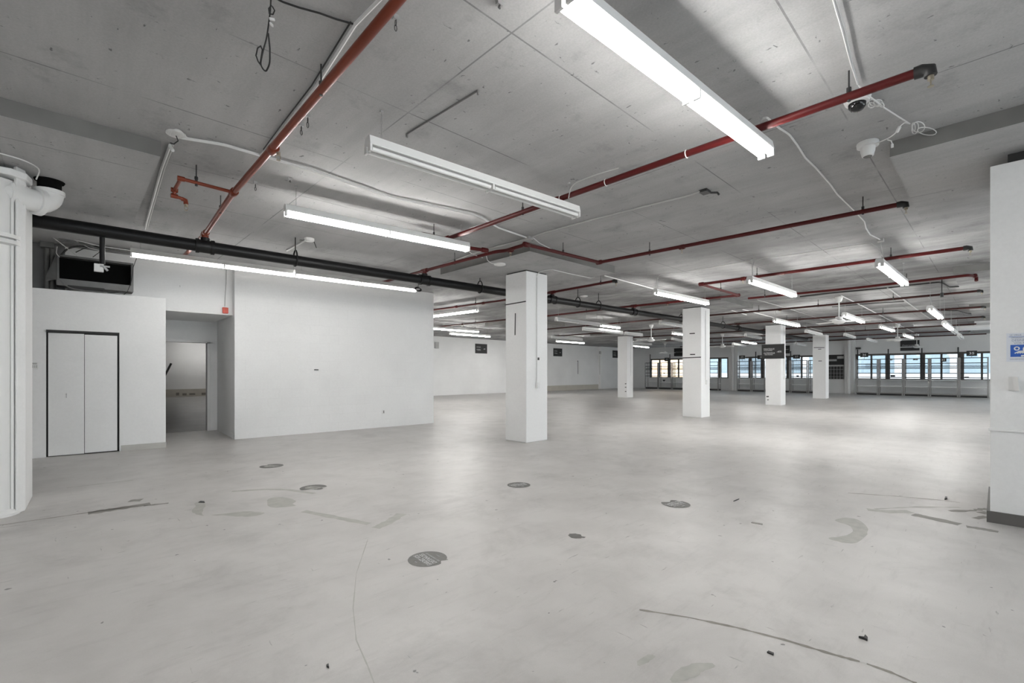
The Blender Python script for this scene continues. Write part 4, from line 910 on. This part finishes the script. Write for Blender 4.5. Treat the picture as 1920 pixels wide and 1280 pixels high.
# ------------------------------------------------------------------ duct end, boxes and wiring above the partition
Y1 = 10.46
a, b_, c_, d_ = at(114, 481, y=Y1), at(247.5, 497, y=Y1), at(244, 535.6, y=Y1), at(110, 521, y=Y1)
du = empty('duct_end', (a.x, 10.8, c_.z), 'open sheet metal duct end with a black mouth above the partition', 'duct')
xl, xr, zt, zb2 = a.x - .02, b_.x - .01, 3.23, 2.87
fr = MB(); t = .03
fr.box(xl - t, xr + t, Y1, 10.770, zt, zt + t); fr.box(xl - t, xr + t, Y1, 10.770, zb2 - .11, zb2); fr.box(xl - t, xl, Y1, 10.770, zb2, zt); fr.box(xr, xr + t, Y1, 10.770, zb2, zt)
fr.build('sleeve', 'duct', du)
MB().box(xl, xr, Y1 + .16, 10.769, zb2, zt).build('dark_mouth', 'void', du)  # solid block painted black for the unlit depth of the duct
MB().poly3([(xl - t, Y1, zt + t), (xl - .16, Y1 + .06, zb2 + .02), (xl - .16, Y1 + .10, zb2 - .05), (xl - t, Y1, zb2 - .02)], .01).build('side_flap', 'duct', du)
MB().box(xl + .1, xl + .55, Y1 - .03, Y1, zb2 - .17, zb2 - .10).build('dark_bracket', 'gap', du)
WN = [0]
def wire(pts, r, m, label, name='loose_wire', cat='wire', yy=None):
    WN[0] += 1; yy = 10.14 + .024 * WN[0]
    P = [at(p[0], p[1], y=(p[2] if len(p) > 2 else yy)) for p in pts]
    o = MB().tube(resample(P, .12), r, 5).build(name, m, smooth=True); tag(o, label, cat); return o
wire([(92, 437), (150, 452), (190, 462), (250, 470)], .008, 'cable_w', 'white wire running along the ceiling above the duct end')
wire([(110, 446), (150, 456), (200, 470), (258, 476)], .011, 'cable_d', 'grey wire running just above the duct end')
wire([(85, 435), (110, 453), (145, 480)], .006, 'cable_w', 'white wire slanting down from the junction boxes to the duct')
wire([(118, 428), (135, 448), (170, 466), (190, 470)], .006, 'cable_w', 'thin white wire sagging behind the black drop pipe')
wire([(102, 455), (130, 452), (190, 459), (255, 463)], .014, 'cable_d', 'thick grey wire bowed from the boxes over the duct')
wire([(115, 478), (126, 466), (145, 461), (195, 464), (255, 470)], .014, 'cable_k', 'black cable arched over the left corner of the duct')
wire([(142, 473), (160, 464), (205, 458), (255, 452)], .008, 'cable_k', 'dark wire crossing behind the black drop pipe')
wire([(174, 482), (190, 470), (206, 461)], .006, 'cable_k', 'short dark wire rising right of the drop pipe')
wire([(256, 484), (250, 500), (246, 530), (238, 548), (232, 552)], .005, 'cable_k', 'dark wire hanging at the right side of the duct')
wire([(112, 525), (118, 533), (135, 541), (160, 545), (200, 548)], .008, 'cable_d', 'grey wire lying along the partition top under the duct')
wire([(188, 544), (205, 549), (222, 548)], .008, 'cable_k', 'black wire end lying on the partition top')
wire([(107, 462), (105, 475), (112, 482)], .006, 'cable_w', 'short white wire dropping beside the conduits')
q0, q1 = at(73, 432, y=10.62), at(92, 447, y=10.62); e = empty('junction_boxes', (q0.x, 10.8, q1.z), 'grey electrical junction boxes with conduits above the partition', 'junction box')
MB().box(q0.x, q1.x, 10.60, 10.77, q1.z, q0.z).build('box', 'duct', e)
q0, q1 = at(75, 450, y=10.60), at(101, 465, y=10.60); MB().box(q0.x, q1.x, 10.58, 10.77, q1.z, q0.z).build('box', 'duct', e)
for u in (88, 98):
    q0, q1 = at(u, 465, y=10.70), at(u, 546, y=10.70); MB().tube([q0, (q0.x, q0.y, q1.z)], .03, 10)  .build('conduit', 'cable_d', e, smooth=True)
xx = at(192, 440, y=7.62).x; zz0, zz1 = ZM, at(192, 494, y=7.62).z
e = empty('hanging_drop_pipe', (xx, ym(xx), zz1), 'short black drop pipe with a white box under the thick black pipe', 'pipe')
MB().tube([(xx, ym(xx), zz0 - .083), (xx, ym(xx), zz1)], .027, 10).build('pipe_run', 'black_pipe', e, smooth=True)
q = at(184.5, 501.5, y=7.62); MB().box(q.x - .04, q.x + .05, ym(xx) - .03, ym(xx) + .03, q.z - .045, q.z + .05).build('white_box', 'white_plastic', e, bevel=.004)
q = at(194, 499, y=7.62); MB().tube([q - Vector((.03, 0, .0)), q + Vector((.06, 0, 0))], .012, 6).tube([q, q + Vector((.04, 0, -.05))], .014, 6).build('valve_lever', 'steel', e)
# alarm box
q = at(422, 582, y=10.8); e = empty('alarm_box', (q.x, 10.8, q.z), 'red square alarm box above the doorway recess', 'alarm box')
MB().box(q.x - .05, q.x + .05, 10.755, 10.80, q.z - .06, q.z + .06).build('case', 'redbox', e, bevel=.008)
MB().box(q.x - .012, q.x + .012, 10.75, 10.757, q.z + .01, q.z + .025).build('strobe', 'redbox', e)
P = [at(p[0], p[1], y=10.785) for p in ((421.5, 574), (422, 560), (424, 530), (424.5, 503))]; MB().tube(P, .006, 5).build('cable', 'cable_g', e, smooth=True)

# ------------------------------------------------------------------ shelving along the windows
XF = 35.05
def yr(px): return at(px, 700, x=XF).y
def rack(p0, p1, label, low=False):
    y1_, y0_ = yr(p0), yr(p1); e = empty('shelving_unit', (XF + .25, (y0_ + y1_) / 2, 0), label, 'shelving', 'grey shelving units under the windows')
    for yy in (y0_ + .03, y1_ - .03):
        MB().box(XF, XF + .06, yy - .028, yy + .028, 0, 2.16).build('upright', 'rack', e)
        MB().box(XF + .44, XF + .47, yy - .02, yy + .02, 0, 2.16).build('upright', 'rack', e)
    for zz in (2.14, 1.86, 1.66, 1.58, 1.30, 1.06):
        MB().box(XF + .02, XF + .05, y0_, y1_, zz - .021, zz + .021).build('rail', 'rail', e)
    MB().box(XF + .42, XF + .45, y0_, y1_, 1.72, 1.75).build('rail', 'rail', e)
    for zz, dpt in ((.90, .42), (.52, .46)):
        MB().box(XF + .02, XF + .02 + dpt, y0_ + .02, y1_ - .02, zz - .02, zz + .02).build('shelf', 'shelf', e)
    MB().box(XF + .0, XF + .5, y0_ + .02, y1_ - .02, .10, .15).build('shelf', 'rack', e)
    MB().box(XF + .06, XF + .46, y0_, y1_, 0, .09).build('plinth', 'gap', e)
    return e
racks = [(1209, 1233.5, 'corner'), (1234, 1259, 'x'), (1260, 1285, 'x'), (1322, 1347, 'x'), (1381, 1408, 'x'), (1409, 1434, 'x'), (1456, 1481, 'x'), (1482, 1514, 'x'), (1515, 1546, 'x'), (1604, 1646, 'x'), (1647, 1693, 'x'), (1694, 1742, 'x'), (1743, 1797, 'x'), (1798, 1854, 'x')]
rl = ['grey shelving unit in the far corner under the orange window', 'grey shelving unit second from the far corner', 'grey shelving unit third from the corner, left of the second pillar', 'grey shelving unit right of the second pillar',
      'grey shelving unit right of the first wall pier', 'grey shelving unit left of the sale sign pillar', 'grey shelving unit mostly behind the sale sign pillar', 'grey shelving unit right of the sale sign pillar', 'grey shelving unit partly behind the last row pillar',
      'grey shelving unit under the number 36 sign', 'second grey shelving unit from the number 36 sign', 'middle grey shelving unit of the right window bay', 'grey shelving unit under the lower number 35 sign', 'grey shelving unit under the upper number 35 sign at the right']
for (p0, p1, _), lb in zip(racks, rl): rack(p0, p1, lb)
def post(px, v0, label):
    y_ = at(px, 700, x=XW - .10).y; zt_ = at(px, v0, x=XW - .10).z
    o = MB().box(XW - .12, XW - .08, y_ - .028, y_ + .028, SILL + .006, zt_).build('tall_post', 'rail'); tag(o, label, 'post', 'tall posts above the shelving')
post(1219, 664, 'tall dark post in the far corner by the orange window'); post(1256, 664, 'tall dark post beside the number 43 sign'); post(1417, 659, 'tall dark post left of the sale sign'); post(1482.5, 658, 'tall dark post just right of the sale sign pillar'); post(1665.5, 654, 'tall dark post left of the right hand banner'); post(1728.5, 652.5, 'tall dark post right of the right hand banner'); post(1796.5, 650.5, 'tall dark post left of the upper number 35 sign'); post(1608, 655, 'tall dark post topped by a box beside the number 36 sign')
q = at(1609.5, 654.2, x=XW - .10); q.z += .04; o = MB().box(XW - .18, XW - .02, q.y - .12, q.y + .12, q.z - .05, q.z + .06).build('projector_box', 'dark_steel'); tag(o, 'dark box on top of a post at the right pier', 'box')
def number(u0, v0, u1, v1, s, label, xf=XF - .02, m='letter'):
    a, b_ = at(u0, v0, x=xf), at(u1, v1, x=xf); W, H = a.y - b_.y, a.z - b_.z
    e = empty('number_sign', (xf, (a.y + b_.y) / 2, b_.z), label, 'sign', 'black number signs')
    MB().box(xf, xf + .015, b_.y, a.y, b_.z, a.z).build('board', 'sign', e)
    MB().tube([(xf + .008, (a.y + b_.y) / 2, b_.z + .02), (xf + .008, (a.y + b_.y) / 2, min(b_.z, 2.14) - .02)], .01, 5).build('stem', 'rail', e)
    text('numeral', s, H * .62, (xf - .002, (a.y + b_.y) / 2, (a.z + b_.z) / 2), rt, up_, m, e, .01, 'CENTER', 1.25)
number(1613, 661.3, 1628, 669, '36', 'black sign with number 36 above the shelving'); number(1812, 657.5, 1832, 667, '35', 'upper black sign with number 35 at the right'); number(1763, 671.2, 1774.5, 677.8, '35', 'lower black sign with number 35 among the rails')
number(1385.5, 666.3, 1396.8, 672.8, '39', 'black sign with number 39 right of the first pier', m='letter_d'); number(1420, 666, 1434, 673, '38', 'black sign with number 38 beside the sale sign', m='letter_d'); number(1487, 665, 1500, 672, '37', 'black sign with number 37 right of the sale sign pillar', m='letter_d'); number(1246, 670.5, 1254.5, 676.8, '43', 'black sign with number 43 in the corner bay', m='letter_d')
def card(u, v, w, h_, label, m='gap', xx_=XW - .02):
    q = at(u, v, x=xx_); o = MB().box(xx_, xx_ + .01, q.y - w / 2, q.y + w / 2, q.z - h_ / 2, q.z + h_ / 2).build('window_card', m); tag(o, label, 'card', 'small cards at the windows')
card(1674, 704.5, .22, .11, 'dark card on the second pane of the right bay'); card(1812.5, 707.3, .18, .08, 'dark card on the pane below the upper number 35 sign'); card(1495.5, 704.7, .15, .09, 'dark card on the pane right of the sale sign pillar'); card(1245.3, 699.5, .13, .09, 'dark card low in the corner window'); card(1238.8, 702.7, .09, .09, 'small dark spot card low in the corner window')
card(1221.5, 690.3, .13, .09, 'small dark card at the left edge of the corner window'); card(1272, 678.5, .13, .1, 'dark card high left of the second pillar'); card(1271, 690.2, .14, .1, 'dark card midway up left of the second pillar'); card(1716.5, 674, .22, .07, 'grey card under the top rail right of the banner', 'rack'); card(1669, 674.4, .22, .07, 'grey card under the top rail left of the banner', 'rack')
q = at(1245, 713, x=XF); o = MB().poly3([(XF - .01, q.y + .13, q.z + .06), (XF - .01, q.y - .13, q.z + .06), (XF - .01, q.y - .13, q.z + .04), (XF - .01, q.y, q.z - .1), (XF - .01, q.y + .13, q.z + .04)], .01).build('arrow_sign', 'sign'); tag(o, 'black arrow shaped tag pointing down under the corner window', 'tag')

# ------------------------------------------------------------------ floor stickers, stains and litter
def sticker(u0, v0, u1, v1, label, rot, bite=None, words=True):
    a, b_ = at(u0, v0, z=0), at(u1, v1, z=0); c = (a + b_) / 2; R = (b_ - a).length / 2
    e = empty('floor_sticker', c, label, 'floor sticker', 'round floor stickers')
    pts = []
    for k in range(40):
        t = 2 * PI * k / 40; r = R
        for bt, bw_, bd in (bite or []):
            dlt = (t - bt + PI) % (2 * PI) - PI
            if abs(dlt) < bw_: r = R * (1 - bd * (1 - (abs(dlt) / bw_) ** 2))
        r *= 1 + random.uniform(-.006, .006)
        pts.append((c.x + r * math.cos(t), c.y + r * math.sin(t)))
    MB().flat(pts, .0015).build('vinyl', 'sticker', e)
    rd = Vector((math.cos(rot), math.sin(rot), 0)); ud = Vector((-rd.y, rd.x, 0)); m = 'letter_d'
    if words:
        def T(s, sz, off, nm, sx=1.0, b=.012): text(nm, s, sz * R, c + ud * off * R + Vector((0, 0, .0022)), rd, ud, m, e, b, 'CENTER', sx)
        T('GARDEZ VOS', .36, .27, 'line', .72); T('DISTANCES', .36, -.04, 'line', .80); T('KEEP YOUR DISTANCE', .14, -.31, 'small_line', .95, 0.0)
        T('2 M', .10, .66, 'small_line', 1.2, 0); T('MERCI', .10, -.62, 'small_line', 1.0, 0)
    else:
        st_ = MB()
        for off, w_ in ((.25, 1.2), (.02, 1.3), (-.2, 1.25), (-.42, .9)):
            cc_ = c + ud * off * R; st_.ribbon([cc_ - rd * w_ * R / 2, cc_ - rd * w_ * R / 5, cc_ + rd * w_ * R / 6, cc_ + rd * w_ * R / 2], [.11 * R, .14 * R, .09 * R, .12 * R], .0022, .5)
        st_.build('worn_print', 'stain_l', e)
    return e
t0 = math.atan2((at(815, 1062, z=0) - at(780, 1040, z=0)).y, (at(815, 1062, z=0) - at(780, 1040, z=0)).x)
sticker(765, 1048, 838, 1047, 'nearest round dark floor sticker with white lettering', t0 + PI, [(-1.15, .16, .25)])
sticker(1241, 944.5, 1293, 944.5, 'torn round floor sticker right of the nearest pillar foot', t0 + 1.5, [(1.35, .5, .45), (.2, .15, .2)])
sticker(951, 909, 994.5, 909, 'round floor sticker straight in front of the nearest pillar', t0 + 1.45)
sticker(564, 914, 611, 914, 'worn round floor sticker in front of the block wall, lower of two', t0 + .5, [(-2.2, .7, .5), (-.8, .3, .3)], False)
sticker(489, 873.5, 529.5, 873.5, 'worn round floor sticker in front of the block wall, upper of two', t0 + .5, [(1.9, .3, .25)], False)
c = at(1081, 1005, z=0); o = MB().flat([(c.x + .05 * math.cos(t) * random.uniform(.5, 1.3), c.y + .075 * math.sin(t) * random.uniform(.5, 1.3)) for t in [k * 2 * PI / 16 for k in range(16)]], .0014).build('sticker_scrap', 'sticker'); tag(o, 'torn scrap of a dark floor sticker right of the nearest one', 'floor sticker')
def fpt(p): return at(p[0], p[1], z=0)
def mark(name, mb, m): return mb.build(name, m, fl)
def rib(name, pts, w, m, jag=.3, sub=5):
    if w > .05: jag = min(jag, .2)
    P = []
    pts = [fpt(p) for p in pts]
    for a, b_ in zip(pts, pts[1:]):
        for k in range(sub): P.append(a + (b_ - a) * k / sub)
    P.append(pts[-1]); mark(name, MB().ribbon(P, [w * random.uniform(1 - jag, 1 + jag) for _ in P], .0008), m)
rib('tape_residue', [(165, 962), (230, 952), (282, 944)], .12, 'stain', .3, 8); rib('tape_residue', [(270, 948), (316, 943)], .045, 'stain', .5)
rib('floor_joint', [(-5, 985), (80, 973), (170, 960), (250, 949)], .022, 'crack', .4, 6); rib('floor_joint', [(-5, 990), (50, 983)], .01, 'crack', .5)
rib('scuff_mark', [(125, 914), (180, 908), (250, 900)], .02, 'stain_l', .6, 6); rib('scuff_mark', [(242, 939), (266, 937)], .10, 'stain', .4, 4)
def patch(pts, m, name='bare_patch'):
    P = [fpt(p) for p in pts]
    for _ in range(2): P = [q for a, b_ in zip(P, P[1:] + P[:1]) for q in (a * .75 + b_ * .25, a * .25 + b_ * .75)]
    mark(name, MB().flat([p + Vector((random.uniform(-.006, .006), random.uniform(-.006, .006), 0)) for p in P], .0010), m)
patch([(362, 944), (372, 940), (385, 944), (386, 949), (380, 956), (378, 963), (385, 967), (371, 966), (361, 961), (360, 955), (368, 949)], 'stain_l')
patch([(385, 966), (420, 963), (455, 958), (480, 959), (500, 961), (482, 967), (462, 969), (440, 968), (420, 966)], 'stain_l')
patch([(500, 935), (525, 930), (560, 938), (545, 945), (560, 948), (520, 952), (500, 950)], 'stain_l', 'faded_stain')
rib('tape_residue', [(569, 958), (630, 970), (692, 982)], .075, 'stain_l', .4, 6); rib('tape_residue', [(704, 990), (730, 978), (753, 963)], .10, 'stain_l', .4, 5)
rib('tape_residue', [(435, 921), (500, 917), (540, 918), (590, 925)], .06, 'stain_l', .6, 5)
rib('scuff_mark', [(1626, 955), (1660, 959), (1708, 959)], .10, 'stain_l', .5, 5); rib('tape_residue', [(1712, 964), (1740, 970), (1800, 983)], .12, 'stain', .4, 6); rib('tape_residue', [(1812, 987), (1845, 992), (1872, 997)], .08, 'stain', .5, 5)
rib('scuff_mark', [(1590, 924), (1680, 930), (1760, 937), (1800, 942)], .016, 'crack', .6, 5); rib('scuff_mark', [(1640, 954), (1720, 950), (1800, 951)], .035, 'stain_l', .7, 5)
rib('floor_crack', [(1199, 1143), (1290, 1157), (1380, 1176), (1470, 1199), (1560, 1226), (1612, 1240)], .018, 'crack', .5, 6); rib('floor_crack', [(1625, 1244), (1670, 1260), (1718, 1281)], .018, 'crack', .5, 5)
rib('scratch_arc', [(690, 1010), (668, 1075), (662, 1140), (668, 1200), (690, 1250), (702, 1282)], .005, 'stain_l', .6, 5)
patch([(1560, 976), (1582, 969), (1612, 974), (1630, 990), (1626, 1003), (1610, 1018), (1585, 1019), (1545, 1008), (1580, 1006), (1600, 998), (1596, 985)], 'stain_l', 'faded_stain')
patch([(1250, 1279), (1275, 1250), (1300, 1243), (1335, 1242), (1345, 1252), (1320, 1256), (1305, 1270), (1280, 1278)], 'stain_l', 'faded_stain'); patch([(1192, 1243), (1215, 1226), (1232, 1228), (1218, 1240), (1200, 1250)], 'stain_l', 'faded_stain')
rib('dirt_smudge', [(1780, 958), (1825, 957), (1850, 953)], .05, 'stain', .8, 6); rib('dirt_smudge', [(1828, 972), (1850, 968)], .06, 'stain', .8, 6); rib('dirt_smudge', [(1838, 962), (1853, 960)], .07, 'stain', .6, 4)
def scrap(pts, label, h_=.008, m='black'):
    P = [fpt(p) for p in pts]; mb = MB(); mb.prism([(p.x, p.y) for p in P], .0, h_)
    o = mb.build('litter_scrap', m); tag(o, label, 'litter', 'black scraps on the floor')
scrap([(1610, 1196), (1620, 1199), (1626, 1202), (1627, 1198), (1622, 1193), (1620, 1197)], 'black pointed scrap on the floor at the lower right', .012)
scrap([(1438, 1224), (1450, 1229), (1451, 1226), (1441, 1222)], 'black bent scrap near the long floor crack')
scrap([(1375, 940), (1382, 937.5), (1386, 935.5), (1379, 938)], 'short black strip on the floor right of the torn sticker')
scrap([(1408, 980), (1430, 984), (1430, 981.5), (1410, 978.5)], 'short grey strip on the floor below the torn sticker', .003, 'stain')
scrap([(1771, 937), (1776, 936), (1776, 933), (1772, 933)], 'small black lump on the floor near the right wall', .015)
scrap([(372, 942), (384, 942.5), (383, 940), (376, 939.5)], 'small black flake at the end of the curved floor patch', .006)
scrap([(613, 1251), (617, 1253), (616, 1247), (612, 1249)], 'small dark pebble near the bottom edge of the floor', .01)

# lettering becomes plain mesh
bpy.context.view_layer.update()
dg = bpy.context.evaluated_depsgraph_get()
for o in [k for k in bpy.data.objects if k.type == 'FONT']:
    me = bpy.data.meshes.new_from_object(o.evaluated_get(dg)); nm = o.name
    n_ = bpy.data.objects.new('text_swap', me); COL.objects.link(n_); n_.parent = o.parent; n_.matrix_local = o.matrix_local.copy()
    bpy.data.objects.remove(o); n_.name = nm; me.name = nm
# ------------------------------------------------------------------ camera, sky, render look
cam = bpy.data.cameras.new('camera'); co = bpy.data.objects.new('camera', cam); COL.objects.link(co)
co.location = (0, 0, CAM); co.rotation_euler = (PI / 2, 0, TH - PI / 2)
cam.sensor_width = 36; cam.lens = FPX / 1920 * 36; cam.shift_y = (HZN - 640) / 1920; cam.clip_start = .02; cam.clip_end = 300
scene.camera = co
w = bpy.data.worlds.new('overcast sky'); scene.world = w; w.use_nodes = True
bg = w.node_tree.nodes['Background']; bg.inputs['Color'].default_value = (.93, .965, 1.0, 1); bg.inputs['Strength'].default_value = 4.0
scene.view_settings.view_transform = 'Standard'; scene.view_settings.look = 'None'; scene.view_settings.gamma = 1; scene.view_settings.use_curve_mapping = False
scene.view_settings.exposure = 0.42
